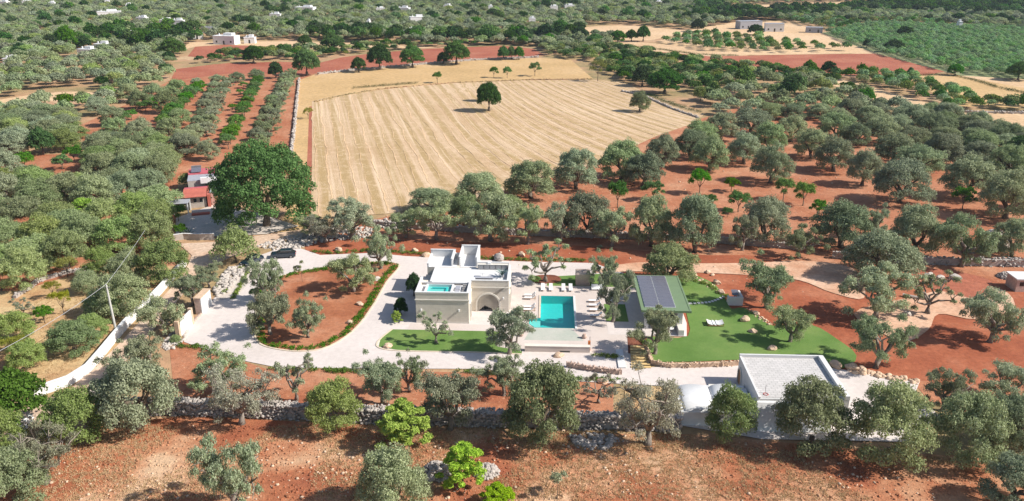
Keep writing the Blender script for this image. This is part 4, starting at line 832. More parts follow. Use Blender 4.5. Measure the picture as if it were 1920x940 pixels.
def tufts(name, pts, h, mat, per=7, wd=.05):
    n = len(pts); p = np.repeat(np.array(pts), per, 0); m = n * per; c = np.zeros((m, 3)); c[:, :2] = p + rng.normal(0, .16, (m, 2)); a = rng.uniform(0, 6.28, m)
    hh = h * rng.uniform(.5, 1.3, m); lean = rng.normal(0, .35, (m, 2)) * hh[:, None]; t = np.stack([np.cos(a), np.sin(a), 0 * a], 1) * wd
    top = c.copy(); top[:, :2] += lean; top[:, 2] = hh
    v = np.stack([c - t, c + t, top], 1).reshape(-1, 3); o = link(name, np_mesh(name, v, np.arange(3 * m).reshape(-1, 3), mat)); o['kind'] = 'stuff'
tufts('dry_grass_tufts', in_poly(NF, 6500, pat(.09, .1)) + in_poly([(0, 600), (180, 506), (345, 500), (210, 640), (60, 735)], 1500) + in_poly([(640, 797), (1300, 815), (1300, 850), (640, 820)], 900) + in_poly([(1172, 724), (1272, 728), (1285, 792), (1170, 790)], 400), .2, 'straw_blade', 12, .035)
def cover(name, lines, wdt, mat, dens=26, r=.4):
    pf = []
    for ln in lines:
        for a, b in zip(ln, ln[1:]):
            L = math.dist(a, b)
            for _ in range(max(1, int(L * 6))):
                t = random.random(); pf.append((lerp(a[0], b[0], t) + random.uniform(-wdt, wdt) / 2, lerp(a[1], b[1], t) + random.uniform(-wdt, wdt) / 2, .15, random.uniform(.6, 1.3) * r))
    v, q = puff_leaves(pf, len(pf) * dens, .1, rng, .8, .2); v[:, 2] = np.abs(v[:, 2]) + .03
    o = link(name, np_mesh(name, v, q, mat)); o['kind'] = 'stuff'
isw = P(isl, True, 4); cxm = sum(p[0] for p in isw) / len(isw); cym = sum(p[1] for p in isw) / len(isw)
inner = []
for i, p in enumerate(isw):
    a, b = Vector(isw[i - 1]), Vector(isw[(i + 1) % len(isw)]); d = (b - a).normalized(); q = Vector(p) + Vector((-d.y, d.x)) * .85
    if not inside(q.x, q.y, isw): q = Vector(p) - Vector((-d.y, d.x)) * .85
    inner.append((q.x, q.y))
cover('ground_cover_round_island', [inner + [inner[0]]], 1.0, 'cover_leaf')
def gl(*pts): return [G(*p) for p in pts]
cover('ground_cover_along_driveway', [gl((585, 472), (620, 476), (700, 470), (800, 478), (900, 485), (1010, 489), (1105, 490)), gl((510, 693), (640, 697), (720, 698)), gl((860, 697), (1000, 708), (1085, 712), (1160, 716)), gl((330, 650), (370, 652), (410, 662), (445, 675)), gl((1180, 631), (1200, 634), (1214, 650))], 1.0, 'cover_leaf')
cover('bed_shrubs', [gl((437, 562), (446, 545), (456, 528), (464, 512)), gl((418, 552), (428, 545)), gl((452, 505), (458, 502)), gl((1112, 667), (1140, 670), (1165, 672)), gl((1300, 528), (1330, 536), (1350, 552), (1362, 558))], .5, 'scrub_leaf', 30, .4)
cover('hedge_by_red_field', [gl((1155, 87), (1200, 89), (1250, 95), (1300, 102), (1350, 105), (1385, 105)), gl((1790, 143), (1830, 152), (1870, 165), (1925, 176)), gl((1700, 142), (1780, 141)), gl((665, 166), (710, 162), (780, 157)), gl((1212, 178), (1260, 196), (1310, 212))], 2.2, 'dark_leaf', 20, 1.1)
# straw lines lying along the stubble field
def straw():
    V_, F_ = [], []; fw = [G(*p) for p in fld]; rows_ = {}
    us = np.arange(-120, 260, 3.05)
    for u in us:
        y = 165.; run = []
        while y < 475:
            t0 = (u + 0) ; x = u
            for _ in range(12):
                x = x - (rowu(x, y) - u) / max(.2, (rowu(x + .5, y) - rowu(x - .5, y)))
            ok = inside(x, y, fw)
            if ok: run.append((x + .9 * mn.noise((x * .03, y * .06, 1.)) + .35 * mn.noise((x * .3, y * .3, u)), y))
            if (not ok or y + 2.2 >= 475) and run:
                if len(run) > 3:
                    b = len(V_)
                    for (rx, ry) in run:
                        wd = (.26 if int(round(u / 3.05)) % 2 else .13) * (1 + 1.2 * mn.noise((rx * .2, ry * .2, 5.))); h = .03 + .05 * max(0, .5 + 1.5 * mn.noise((rx * .22, ry * .16, u)))
                        V_.extend([(rx - wd, ry, 0), (rx - wd * .3, ry, Z0 + h), (rx + wd * .4, ry, Z0 + h * .9), (rx + wd, ry, 0)])
                    for i in range(len(run) - 1):
                        for k in range(3): F_.append((b + 4 * i + k, b + 4 * i + k + 1, b + 4 * i + 5 + k, b + 4 * i + 4 + k))
                run = []
            y += 2.2
    o = link('straw_rows', np_mesh('straw_rows', V_, F_, 'pale_stubble')); o['kind'] = 'stuff'
Z0 = ZF; straw()

# ------------------------------------------------------------------ walls of stone
def wall_stones(name, pts, h, th, size, mat, label, cat='wall', group=None, core='field_stone', n_per=9., plaster=None):
    pw = [G(*p) for p in pts]; o = empty(name, (pw[0][0], pw[0][1], 0), 0, label, cat, group); ox, oy = pw[0]
    loc = [(x - ox, y - oy) for x, y in pw]; ribbon('core', loc, th * .6, 0, h * .86, core, o)
    P_, Zs = [], []
    for a, b in zip(loc, loc[1:]):
        L = math.dist(a, b); d = Vector((b[0] - a[0], b[1] - a[1])).normalized(); nx = Vector((-d.y, d.x))
        for _ in range(int(L * n_per * (h + th) / size * .16)):
            t = random.random(); z = random.uniform(0, h); side = random.choice((-1, 1)); off = side * th / 2 * (1.05 - .18 * z / h)
            if random.random() < th / (th + 1.6 * h): z = h * .94; off = random.uniform(-1, 1) * th * .45
            P_.append((a[0] + (b[0] - a[0]) * t + nx.x * off, a[1] + (b[1] - a[1]) * t + nx.y * off)); Zs.append(z)
    s = rocks('stones', P_, size * .55, size * 1.1, mat, o, Zs, .75, None); s['kind'] = 'stuff'; return o
wall_stones('dry_stone_wall', [(200, 772), (335, 775), (440, 778), (540, 782), (640, 788), (780, 792), (900, 796), (1040, 800), (1160, 802), (1275, 806)], 1.9, 1.3, .3, 'field_stone', 'long grey dry-stone wall crossing the foreground below the villa', n_per=34)
wall_stones('dry_stone_wall', [(700, 424), (760, 428), (850, 434), (950, 440), (1150, 447), (1300, 452), (1500, 468)], 1.3, 1., .3, 'field_stone', 'shaded dry-stone wall behind the front row of olives', n_per=7)
wall_stones('dry_stone_wall', [(1560, 484), (1720, 495), (1860, 499), (1960, 500)], 1.5, 1., .3, 'field_stone', 'blue-shaded dry-stone wall behind the red spoil heap at right', n_per=7)
wall_stones('dry_stone_wall', [(28, 560), (75, 528), (130, 512), (185, 504)], .6, .9, .3, 'field_stone', 'low rubble wall between the left grove and dry grass', n_per=7)
wall_stones('dry_stone_wall', [(545, 312), (548, 280), (554, 220), (561, 150)], 1., .7, .4, 'old_white', 'thin pale wall between the red orchard and the golden strip', n_per=4)
wall_stones('dry_stone_wall', [(596, 140), (660, 133), (730, 127), (830, 118), (900, 113), (1010, 108)], .9, 1., .5, 'old_white', 'low pale wall along the top of the golden field', n_per=4)
wall_stones('dry_stone_wall', [(590, 192), (640, 180), (720, 167), (850, 156), (1000, 150), (1110, 149)], .35, .9, .4, 'scrub_ground', 'weedy bank between golden and striped fields', n_per=4, core='scrub_ground')
wall_stones('rubble_wall', [(60, 790), (38, 815), (10, 850), (-30, 890)], 1.2, .9, .3, 'white_lime', 'white rubble wall at the lower left below the lane', n_per=8)
wall_stones('rubble_wall', [(170, 745), (190, 750), (215, 762)], 1., .9, .3, 'old_white', 'broken white wall end where the lane meets the front wall', n_per=8)
wall_stones('retaining_wall', [(1062, 688), (1100, 695), (1150, 702), (1166, 703)], .9, .5, .16, 'pink_stone', 'pinkish stone retaining wall below the pool gravel bed', core='pink_stone', n_per=12)
wall_stones('retaining_wall', [(1212, 660), (1222, 684), (1250, 690), (1300, 690), (1384, 686)], .8, .5, .18, 'warm_stone', 'honey-coloured retaining wall under the curved lawn', core='warm_stone', n_per=12)
wall_stones('retaining_wall', [(1165, 172), (1205, 180), (1260, 205), (1310, 222)], .6, .8, .5, 'field_stone', 'dark low wall right of the stubble field corner', n_per=4)
wall_stones('dry_stone_wall', [(1775, 208), (1820, 212), (1920, 214)], .8, 1., .5, 'old_white', 'pale wall along the far right field', n_per=4)
for nm, poly, n, a, b, mt in [('rock_bank', [(480, 462), (540, 445), (640, 425), (700, 428), (690, 446), (600, 455), (560, 467), (500, 470)], 900, .15, .5, 'old_white'),
    ('rock_bank', [(400, 545), (425, 505), (465, 492), (470, 500), (430, 548), (410, 560)], 480, .15, .55, 'old_white'),
    ('rock_bank', [(300, 650), (345, 600), (362, 596), (345, 640), (318, 660)], 300, .12, .4, 'old_white'),
    ('rubble_heap', [(1065, 818), (1130, 812), (1170, 828), (1120, 848), (1080, 840)], 200, .12, .5, 'field_stone'),
    ('rubble_heap', [(700, 470 - 50), (720, 412), (760, 410), (770, 428), (730, 436)], 260, .15, .5, 'field_stone'),
    ('rock_edge', [(1205, 668), (1215, 672), (1225, 684), (1216, 684)], 60, .1, .3, 'warm_stone'),
    ('rock_edge', [(1590, 694), (1640, 700), (1725, 716), (1720, 722), (1640, 708), (1590, 700)], 160, .15, .5, 'warm_stone'),
    ('rock_edge', [(1300, 515), (1345, 540), (1366, 556), (1362, 562), (1335, 545), (1296, 522)], 60, .1, .35, 'warm_stone'),
    ('rock_edge', [(1395, 575), (1420, 590), (1450, 610), (1446, 614), (1410, 592)], 40, .1, .35, 'warm_stone')]:
    rocks(nm, in_poly(poly, n), a, b, mt, flat=.8)
def heap(cx, cy, r, h, label):
    x, y = G(cx, cy); o = empty('rubble_heap', (x, y, 0), 0, label, 'stone heap'); P_, Z_ = [], []
    for _ in range(420):
        a, q = random.uniform(0, 6.28), math.sqrt(random.random()); P_.append((r * q * math.cos(a), r * q * math.sin(a))); Z_.append(h * (1 - q * q) * random.uniform(.7, 1))
    s = rocks('stones', P_, .1, .3, 'field_stone', o, Z_, .8, None); s['kind'] = 'stuff'
    b = MB(); b.prism([(r * .9 * math.cos(k * .5236), r * .9 * math.sin(k * .5236)) for k in range(12)], 0, h * .15); b.put('core', 'field_stone', o)
heap(818, 888, 1.7, 1.3, 'grey rubble heap left of the smaller lime-green tree'); heap(912, 886, 1.4, .9, 'grey rubble heap right of the smaller lime-green tree')
heap(1885, 520, 1.5, .8, 'rubble heap before the block hut at the right edge')
def boulder(px, py, r, label, mat='warm_stone'):
    bm = bmesh.new(); bmesh.ops.create_icosphere(bm, subdivisions=2, radius=1); sd = random.random() * 50
    for v in bm.verts:
        k = 1 + .38 * mn.noise(v.co * 1.3 + Vector((sd, 0, 0))) + .16 * mn.noise(v.co * 3.1 + Vector((0, sd, 0))); v.co = Vector((v.co.x * r * 1.25 * k, v.co.y * r * .9 * k, v.co.z * r * .75 * k))
    s = MB(); s.bm.free(); s.bm = bm; o = s.put('boulder', mat); x, y = G(px, py); o.location = (x, y, r * .4); o.rotation_euler = (0, 0, random.uniform(0, 3)); tag(o, label, 'boulder', 'landscaping boulders')
for a in [(1397, 602, .75, 'larger pale boulder on the curved lawn right of the daybed'), (1411, 624, .55, 'small boulder low on the curved lawn in tree shade'), (1448, 656, .6, 'boulder on the curved lawn above the garage'),
  (1344, 532, .6, 'long pale boulder at the upper right edge of the lawn'), (1352, 551, .6, 'boulder just left of the white kiosk'), (1327, 512, .5, 'boulder lying on the red soil behind the lawn'), (1336, 517, .35, 'smallest boulder on the red soil behind the lawn'),
  (1300, 519, .7, 'squared pale block at the back corner of the lawn'), (1418, 590, .5, 'boulder at the rim of the lawn right of the kiosk'), (936, 488, 1.1, 'biggest grey boulder between driveway and red bank behind the villa', 'field_stone'), (978, 480, .7, 'reddish boulder on the bank right of the biggest one'),
  (778, 472, .6, 'boulder on the bank left of the villa roof'), (800, 481, .7, 'pale boulder at the driveway edge behind the villa'), (635, 471, .7, 'boulder on the bank near the parked car'), (706, 526, .6, 'white boulder at the right rim of the island bed', 'old_white'), (675, 572, .55, 'boulder in the lower right part of the island bed'),
  (656, 607, .5, 'boulder in the lowest part of the island bed'), (727, 652, .55, 'round boulder at the left corner of the front lawn'), (1047, 669, .6, 'orange boulder in the gravel below the pool'), (1566, 688, .8, 'block of honey stone beside the garage corner'), (1598, 694, .8, 'honey boulder right of the garage corner block'),
  (1616, 697, .7, 'second honey boulder right of the garage corner'), (1740, 520, .8, 'white boulder on the red spoil at right', 'old_white'), (1762, 524, .7, 'flat white boulder on the red spoil at right', 'old_white'), (1790, 524, .8, 'rounded white boulder right of the others on the red spoil', 'old_white'), (1700, 592, .6, 'pale boulder near the leaning olive', 'old_white'), (1130, 718, .55, 'boulder at the edge of the lower lane', 'warm_stone')]:
    boulder(*a)
o = MB().tube([(0, 0, .3), (1.6, -1.0, .3), (3.0, -1.6, .35)], [.28, .25, .2], 7).put('felled_log', 'old_white'); x, y = G(1692, 556); o.location = (x, y, 0); tag(o, 'cut pale tree log lying beside the leaning olive', 'log')
lw = gl((348, 498), (322, 527), (300, 552), (262, 590), (240, 612), (215, 641), (190, 672), (166, 700), (130, 723), (95, 735), (64, 745))
lw0 = lw[0]; lane_wall = empty('lane_wall', (*lw0, 0), 0, 'whitewashed wall running down the left beside the lane', 'wall'); loc = [(a - lw0[0], b - lw0[1]) for a, b in lw]
ribbon('wall_body', loc, .4, 0, 1.35, 'white_lime', lane_wall); ribbon('coping', loc, .5, 1.352, 1.42, 'white_lime', lane_wall)
lw = gl((322, 452), (345, 449), (375, 450), (402, 449)); lw0 = lw[0]; yw = empty('yard_wall', (*lw0, 0), 0, 'grey and cream wall in front of the cottage yard', 'wall'); loc = [(a - lw0[0], b - lw0[1]) for a, b in lw]
ribbon('wall_body', loc, .3, 0, 1.2, 'old_white', yw); ribbon('coping', loc, .4, 1.202, 1.27, 'white_lime', yw)

# ------------------------------------------------------------------ the villa (local metres: x along the front, y away from the camera)
def vt(name, x, y, label, cat, group=None, rz=0., z=0.): return empty(name, (*W(x, y), z), rz - TH, label, cat, group)
def xz_prism(pts, y0, y1):
    s = MB(); a = [s.bm.verts.new((x, y0, z)) for x, z in pts]; b = [s.bm.verts.new((x, y1, z)) for x, z in pts]; n = len(pts)
    for i in range(n): s.bm.faces.new((a[i], a[(i + 1) % n], b[(i + 1) % n], b[i]))
    s.bm.faces.new(a[::-1]); s.bm.faces.new(b); bmesh.ops.triangulate(s.bm, faces=s.bm.faces[:]); return s
def arch_pts(cx, r, sz, n=14): return [(cx - r * math.cos(math.pi * i / n), sz + r * math.sin(math.pi * i / n)) for i in range(n + 1)]
villa = vt('villa', 0, 0, 'cream stone villa with flat white roof terraces and arched loggia', 'house')
B('wall', 'villa_stone', villa, 0, 8.05, 0, 4.6, 0, 4.4)
B('wall', 'villa_stone', villa, 1.6, 13.9, 5.9, 11.5, 0, 4.7); B('wall', 'villa_stone', villa, 0.02, 8.0, 4.6, 5.9, 0, 4.7); B('wall', 'villa_stone', villa, 0.02, 1.6, 5.9, 11.5, 0, 3.4)
a = arch_pts(10.67, 1.72, 1.3); xz_prism([(8.0, 0), (8.95, 0)] + a + [(12.39, 0), (13.9, 0), (13.9, 4.7), (8.0, 4.7)], 4.6, 5.9).put('arched_wall', 'villa_stone', villa)
r2 = arch_pts(10.67, 1.98, 1.3); xz_prism([(8.95, .0), (8.69, .0)] + r2 + [(12.65, 0), (12.39, 0)] + a[::-1], 4.5, 4.6).put('arch_moulding', 'pale_trim', villa)
B('wall', 'villa_stone', villa, .2, 8.4, 11.5, 16.5, 0, 4.7); B('wall', 'villa_stone', villa, 5.6, 8.4, 16.5, 17.8, 0, 4.7)
dr = B('glass_door', 'dark_glass', villa, 9.0, 12.35, 5.55, 5.6, 0, 3.0)
for k in range(5): B('door_frame', 'grey_metal', dr, 9.0 + k * .82, 9.07 + k * .82, 5.48, 5.55, 0, 3.0)
B('glass_reflection_panel', 'white_plaster', villa, 11.4, 12.3, 5.42, 5.47, 0, 2.4)  # pale slab imitates a bright reflection in the glass door
def para(x0, x1, y0, y1, z0, z1, mat='white_plaster'):
    B('parapet', mat, villa, x0, x1, y0, y1, z0, z1); B('coping', 'white_plaster', villa, x0 - .05, x1 + .05, y0 - .05, y1 + .05, z1, z1 + .07)
def spar(*a): para(*a, 'villa_stone')
spar(0, 8.05, 0, .28, 4.4, 5.1); spar(0, .28, .3, 6.2, 4.4, 5.09); spar(7.77, 8.05, .3, 4.55, 4.4, 5.09)
spar(8.08, 13.6, 4.6, 4.88, 4.7, 5.28); spar(13.62, 13.9, 4.6, 11.4, 4.7, 5.27)
para(1.62, 1.9, 4.7, 11.2, 4.7, 4.98); para(8.5, 13.6, 11.25, 11.5, 4.7, 5.75); para(.3, 8, 4.6, 4.75, 4.42, 4.82)
B('roof_deck', 'white_plaster', villa, .28, 7.77, .28, 4.6, 4.4, 4.44); B('roof_deck', 'white_plaster', villa, 1.9, 13.6, 4.88, 11.25, 4.7, 4.74)
B('roof_deck', 'white_plaster', villa, .45, 5., 11.5, 16.25, 4.7, 4.75); B('roof_deck', 'white_plaster', villa, 5.6, 8.2, 11.5, 17.5, 4.7, 4.76)
# rear roof rooms open to the sky
for (x0, x1, y0, y1, zz) in [(.2, 4.35, 16.25, 16.5, 6.0), (.2, .45, 11.5, 16.25, 5.3), (4.1, 4.35, 12.0, 16.25, 6.0), (5.35, 5.6, 12.4, 17.55, 6.2), (5.35, 8.4, 17.55, 17.8, 6.35), (8.15, 8.4, 11.9, 17.55, 6.34), (4.35, 5.35, 15.6, 15.85, 5.6)]: para(x0, x1, y0, y1, 4.7, zz)
B('cornice', 'pale_trim', villa, -.12, 8.17, -.12, 4.55, 3.85, 3.98); B('cornice', 'pale_trim', villa, -.08, 8.13, -.08, 4.56, 3.79, 3.848); B('cornice', 'pale_trim', villa, 8.18, 14.02, 4.5, 4.6, 4.1, 4.22); B('cornice', 'pale_trim', villa, 13.9, 14.02, 4.62, 11.5, 4.1, 4.22)
B('cornice', 'pale_trim', villa, -.06, 8.11, -.06, -.001, 4.97, 5.05); B('plinth', 'pale_trim', villa, -.04, 8.09, -.04, -.001, 0, .3)
for x, y, z in ((.75, -.1, 2.1), (6.5, -.1, 2.1), (12.95, 4.5, 2.25)): B('sconce', 'white_metal', villa, x, x + .16, y - .14, y + .1, z, z + .3)
for y0, z1 in ((1.3, 2.7), (5.6, 2.6), (8.6, 2.6)):
    xx = 8.05 if y0 < 4 else 13.9; d_ = B('door', 'recess_shade', villa, xx, xx + .03, y0, y0 + 1.3, 0, z1); B('door_frame', 'pale_trim', d_, xx, xx + .16, y0 - .25, y0 - .001, 0, z1 + .2); B('door_frame', 'pale_trim', d_, xx, xx + .16, y0 + 1.301, y0 + 1.55, 0, z1 + .2); B('lintel', 'pale_trim', d_, xx, xx + .155, y0, y0 + 1.3, z1, z1 + .2)  # flat dark panel stands in for the shaded doorway recess
# planted seat by the loggia, stair, terrace fittings
tub = vt('roof_pool', 0, 0, 'small aqua plunge pool on the front roof terrace', 'pool'); tub.location.z = 4.44
B('floor', 'aqua_tile', tub, 1.5, 5.2, .75, 3.7, .002, .06); B('rim', 'white_plaster', tub, 1.2, 1.5, .6, 3.9, 0, .5); B('rim', 'white_plaster', tub, 5.2, 5.45, .6, 3.9, 0, .5); B('rim', 'white_plaster', tub, 1.5, 5.2, .6, .75, 0, .5); B('rim', 'white_plaster', tub, 1.5, 5.2, 3.7, 3.9, 0, .5)
B('bench', 'teal_tile', tub, 2.2, 4.6, .95, 1.2, .06, .3); B('bench', 'teal_tile', tub, 4.35, 4.6, 1.2, 3., .06, .3); B('bench', 'teal_tile', tub, 2.2, 4.35, 2.8, 3., .06, .3)
MB().quad((1.5, .75, .42), (5.2, .75, .42), (5.2, 3.7, .42), (1.5, 3.7, .42)).put('water', 'pool_water', tub)
st = vt('roof_stair', 0, 0, 'grey stone steps sunk in the corner of the roof terrace', 'stairs'); st.location.z = 4.44
for k in range(6): B('step', 'cabinet_grey', st, 6.85, 7.7, .4 + k * .6, .99 + k * .6, 0, .05 + k * .09)
for y0 in (.5, 2.2):
    sb = vt('sun_bed', 5.75, y0, 'grey cushion bed on the roof terrace, %s one' % ('front' if y0 < 1 else 'rear'), 'sun bed', 'roof terrace beds'); sb.location.z = 4.44
    B('base', 'white_plaster', sb, 0, .85, 0, 1.5, 0, .25); B('cushion', 'grey_sheet', sb, .08, .77, .08, 1.42, .25, .36)
kt = vt('roof_kitchen', 0, 0, 'row of grey cabinets along the back of the roof terrace', 'kitchen units'); kt.location.z = 4.74
for k in range(5): c = B('cabinet', 'cabinet_grey', kt, 8.6 + k * .97, 9.53 + k * .97, 10.65, 11.24, 0, .85); B('cabinet_door', 'grey_metal', c, 8.65 + k * .97, 9.48 + k * .97, 10.62, 10.649, .08, .78)
B('worktop', 'pale_trim', kt, 8.55, 13.5, 10.58, 11.245, .852, .9); B('sink', 'white_metal', kt, 10.2, 10.7, 10.7, 11.1, .9, 1.15)
br_ = vt('roof_bar', 0, 0, 'long low grey bar block on the roof terrace', 'bar counter'); br_.location.z = 4.74; B('counter', 'cabinet_grey', br_, 8.6, 11.3, 5.7, 6.3, 0, .5); B('counter_top', 'grey_sheet', br_, 8.55, 11.35, 5.65, 6.35, .502, .56)
tb = vt('roof_table', 9.6, 7.6, 'small white table with one leg on the roof terrace', 'table'); tb.location.z = 4.74; MB().tube([(0, 0, 0), (0, 0, .7)], .04).put('leg', 'white_metal', tb); B('table_top', 'white_plaster', tb, -.5, .5, -.3, .3, .7, .74)
def spiky(name, loc, n, L, mat, label, cat, w_=.12, up=(.3, 1.1)):
    o = empty(name, loc, 0, label, cat)
    for k in range(n):
        a = k * 2.4; e = random.uniform(*up); c, s = math.cos(a), math.sin(a); q = Vector((-s, c, 0)) * w_; m_ = MB(); p1 = Vector((c * math.cos(e), s * math.cos(e), math.sin(e))) * L * .5; p2 = p1 + Vector((c * math.cos(e * .6), s * math.cos(e * .6), math.sin(e * .6))) * L * .5
        z = Vector((0, 0, .03)); m_.quad(-q * .6 + z * 0, q * .6, p1 + q, p1 - q); m_.quad(p1 - q, p1 + q, p2 + q * .05, p2 - q * .05); m_.put('leaf', mat, o)
    return o
x, y = W(12.7, 7.6); pp = spiky('agave_plant', (x, y, 5.1), 22, 1.5, 'blue_grey_leaf', 'spiky blue-grey plant in the right corner of the roof terrace', 'plant', .11); MB().prism([(.3 * math.cos(k), .3 * math.sin(k)) for k in (0, 1.05, 2.1, 3.14, 4.2, 5.2)], -.36, .02).put('pot', 'grey_sheet', pp)
x, y = G(352, 444); spiky('agave_plant', (x, y, 0), 24, 2.6, 'agave_leaf', 'large pale agave inside the cottage yard wall', 'plant', .16, (.5, 1.3))
for px, py, w_, h_, k_, lb in [(776, 556, 26, 44, 'oak', 'dark bush against the rear left corner of the villa'), (744, 606, 20, 22, 'lime', 'bright green plant at the front left corner of the villa'), (752, 592, 24, 34, 'oak', 'dark shrub in the villa shade by the front left corner'), (480, 560, 22, 20, 'fruit', 'low shrub at the left rim of the island bed'), (1003, 534, 22, 16, 'fruit', 'light green bush in the bed behind the white loungers')]:
    tree(k_, px, py, w_, hpx=h_, name='garden_bush', label=lb, cat='bush', group='villa bushes')

# ------------------------------------------------------------------ pool and its furniture
pl = empty('swimming_pool', (0, 0, 0), 0, 'large turquoise infinity pool beside the villa', 'pool')
m_ = MB(); n = len(pool_w); D = -1.25; bt = [m_.bm.verts.new((x, y, D)) for x, y in pool_w]; tp = [m_.bm.verts.new((x, y, Z + .01)) for x, y in pool_w]
for i in range(n): m_.bm.faces.new((bt[i], bt[(i + 1) % n], tp[(i + 1) % n], tp[i]))
m_.put('basin_wall', 'teal_tile', pl)
sheet('basin_floor', [pool_w], D, 'teal_tile').parent = pl; bpy.data.objects['basin_floor'].pop('kind')
o = sheet('shelf', [[W(*p) for p in ((17.22, .02), (18.9, .02), (18.9, 2.28), (17.22, 2.28))]], -.35, 'aqua_tile'); o.parent = pl; o.pop('kind')
o = sheet('water', [pool_w], -.02, 'pool_water'); o.parent = pl; o.pop('kind')
o = ribbon('coping', [W(24.3, 11.2), W(24.3, -1.2)], .3, .02, Z + .05, 'white_plaster', pl); o = ribbon('coping', [W(18.75, 11.2), W(18.75, 2.4)], .3, .02, Z + .05, 'beige_coping', pl); ribbon('coping', [W(18.6, 11.16), W(24.15, 11.16)], .3, .02, Z + .049, 'deck_stone', pl)
B('corner_block', 'white_plaster', pl, -.3, .5, -.4, .4, Z, Z + .3).location = (*W(16.9, -1.2), 0)
ledge = vt('ledge_wall', 0, 0, 'low stone ledge wall at the foot of the infinity pool', 'wall'); B('wall_body', 'deck_stone', ledge, 16.8, 26., -8.9, -8.2, 0, .95); B('coping', 'pale_trim', ledge, 16.75, 26.05, -8.95, -8.18, .952, 1.0); B('spout_slot', 'recess_shade', ledge, 21.8, 23.2, -8.93, -8.902, .08, .3)
for i, (x, y) in enumerate(((16.1, -3.9), (25.4, -4.2))):
    p_ = vt('clay_urn', x, y, 'round clay urn at the %s end of the infinity ledge' % ('left' if i == 0 else 'right'), 'urn'); MB().tube([(0, 0, Z), (0, 0, .15), (0, 0, .35), (0, 0, .6), (0, 0, .7)], [.18, .34, .4, .28, .2], 10).put('urn_body', 'pink_stone', p_, True); MB().tube([(0, 0, .7), (0, 0, .76)], [.25, .25], 10).put('rim', 'pink_stone', p_)
ps = vt('outdoor_shower', 26.0, -8.0, 'orange-brown wooden shower post at the end of the ledge wall', 'shower'); MB().tube([(0, 0, 0), (0, 0, 2.1), (0, -.3, 2.3)], .05).put('pole', 'grey_metal', ps); B('post', 'orange_fabric', ps, -.25, .1, -.2, .15, 0, 1.5)
def lounger(x, y, rz, kind, label, group):
    t = vt('sun_lounger', x, y, label, 'sun lounger', group, rz)
    fr = 'white_metal' if kind == 'white' else 'teak'
    for sx in (-.33, .27): B('side_rail', fr, t, sx, sx + .06, -1., .9, .28, .34)
    for sx in (-.33, .27):
        for sy in (-.9, .7): B('leg', fr, t, sx, sx + .06, sy, sy + .06, Z, .28)
    B('seat_cushion', 'white_fabric', t, -.3, .3, -1., .25, .34, .42)
    MB().box(-.3, .3, .25, 1., .34, .42, tilt=Matrix.Rotation(R(42), 3, 'X'), c=(0, .25, .36)).put('backrest', 'white_fabric', t)
GLN = 'loungers set round the pool'
for i, (x, lb) in enumerate([(19.15, 'leftmost white lounger behind the pool'), (20.5, 'second white lounger from left behind the pool'), (22.6, 'third white lounger from left behind the pool'), (23.8, 'fourth white lounger from left, nearest the shower screen')]): lounger(x, 13.9, 0, 'white', lb, GLN)
for y, lb in [(10.8, 'rearmost teak lounger on the left pool side'), (9.7, 'second teak lounger from the back on the left pool side'), (6.2, 'third teak lounger from the back on the left pool side'), (5.1, 'nearest teak lounger on the left pool side')]: lounger(17.2, y, R(-90), 'teak', lb, GLN)
for y, lb in [(9.0, 'rearmost shaded lounger right of the pool'), (7.2, 'second shaded lounger from the back right of the pool'), (5.4, 'third lounger from the back right of the pool'), (3.3, 'nearest lounger right of the pool, in the sun')]:
    lounger(27.6, y, R(-90), 'teak', lb, GLN)
sf = vt('outdoor_bench', 28.2, 14.2, 'wide white bench beside the shower screen', 'bench'); B('seat', 'white_fabric', sf, -.9, .9, -.5, .5, .2, .42); B('backrest', 'white_fabric', sf, -.9, .9, .4, .6, .42, .85)
for sx in (-.8, .74): B('leg', 'white_metal', sf, sx, sx + .06, -.4, -.34, Z, .2)
sc_ = vt('shower_screen', 24.75, 15.7, 'grey slatted wooden cabin behind the pool', 'cabin')
for k in range(15): B('plank', 'grey_wood', sc_, k * .155, k * .155 + .14, 0, .04, 0, 2.1)
for k in range(15): B('roof_plank', 'grey_wood', sc_, k * .155, k * .155 + .14, 0, 2.6, 2.12, 2.16)
for k in range(16): B('side_plank', 'grey_wood', sc_, 2.33, 2.37, .05 + k * .16, .19 + k * .16, 0, 2.1); B('side_plank', 'grey_wood', sc_, -.05, -.01, .05 + k * .16, .19 + k * .16, 0, 2.1)
MB().tube([(1.1, 1.2, 2.16), (1.1, 1.2, 2.3)], .15).put('vent', 'grey_metal', sc_)

# ------------------------------------------------------------------ pavilion, kiosk, daybed, path, steps
pv = vt('pavilion', 0, 0, 'open garden pavilion with sage-green flat roof', 'pavilion')
B('roof', 'green_roof', pv, 34, 41.2, -1., 12.9, 3.05, 3.25)
for a in ((33.9, 34.15, -1.1, 13, 3.0, 3.33), (41.05, 41.3, -1.1, 13, 2.95, 3.3), (34.151, 41.049, -1.1, -.9, 2.97, 3.3), (34.151, 41.049, 12.8, 13., 2.97, 3.3)): B('fascia', 'green_roof', pv, *a)
B('side_wall', 'white_plaster', pv, 39.3, 40.1, -2.9, 8, 0, .9); B('side_wall', 'white_plaster', pv, 39.3, 40.1, -.8, 12.3, .9, 3.04); MB().prism([(39.3, -2.9), (40.1, -2.9), (40.1, -.8), (39.3, -.8)], .9, 1.0).put('wall_cap', 'pale_trim', pv)
B('side_wall', 'white_plaster', pv, 34.9, 35.3, .4, 12.3, 0, 3.04); B('back_wall', 'teak', pv, 35.3, 39.3, 12., 12.3, 0, 3.04); B('column', 'white_plaster', pv, 34.5, 35.1, -.6, -.1, 0, 3.04)
B('kitchen_front', 'teak', pv, 35.4, 37.1, 1.2, 1.9, 0, 2.2)
pe = pf_ = None
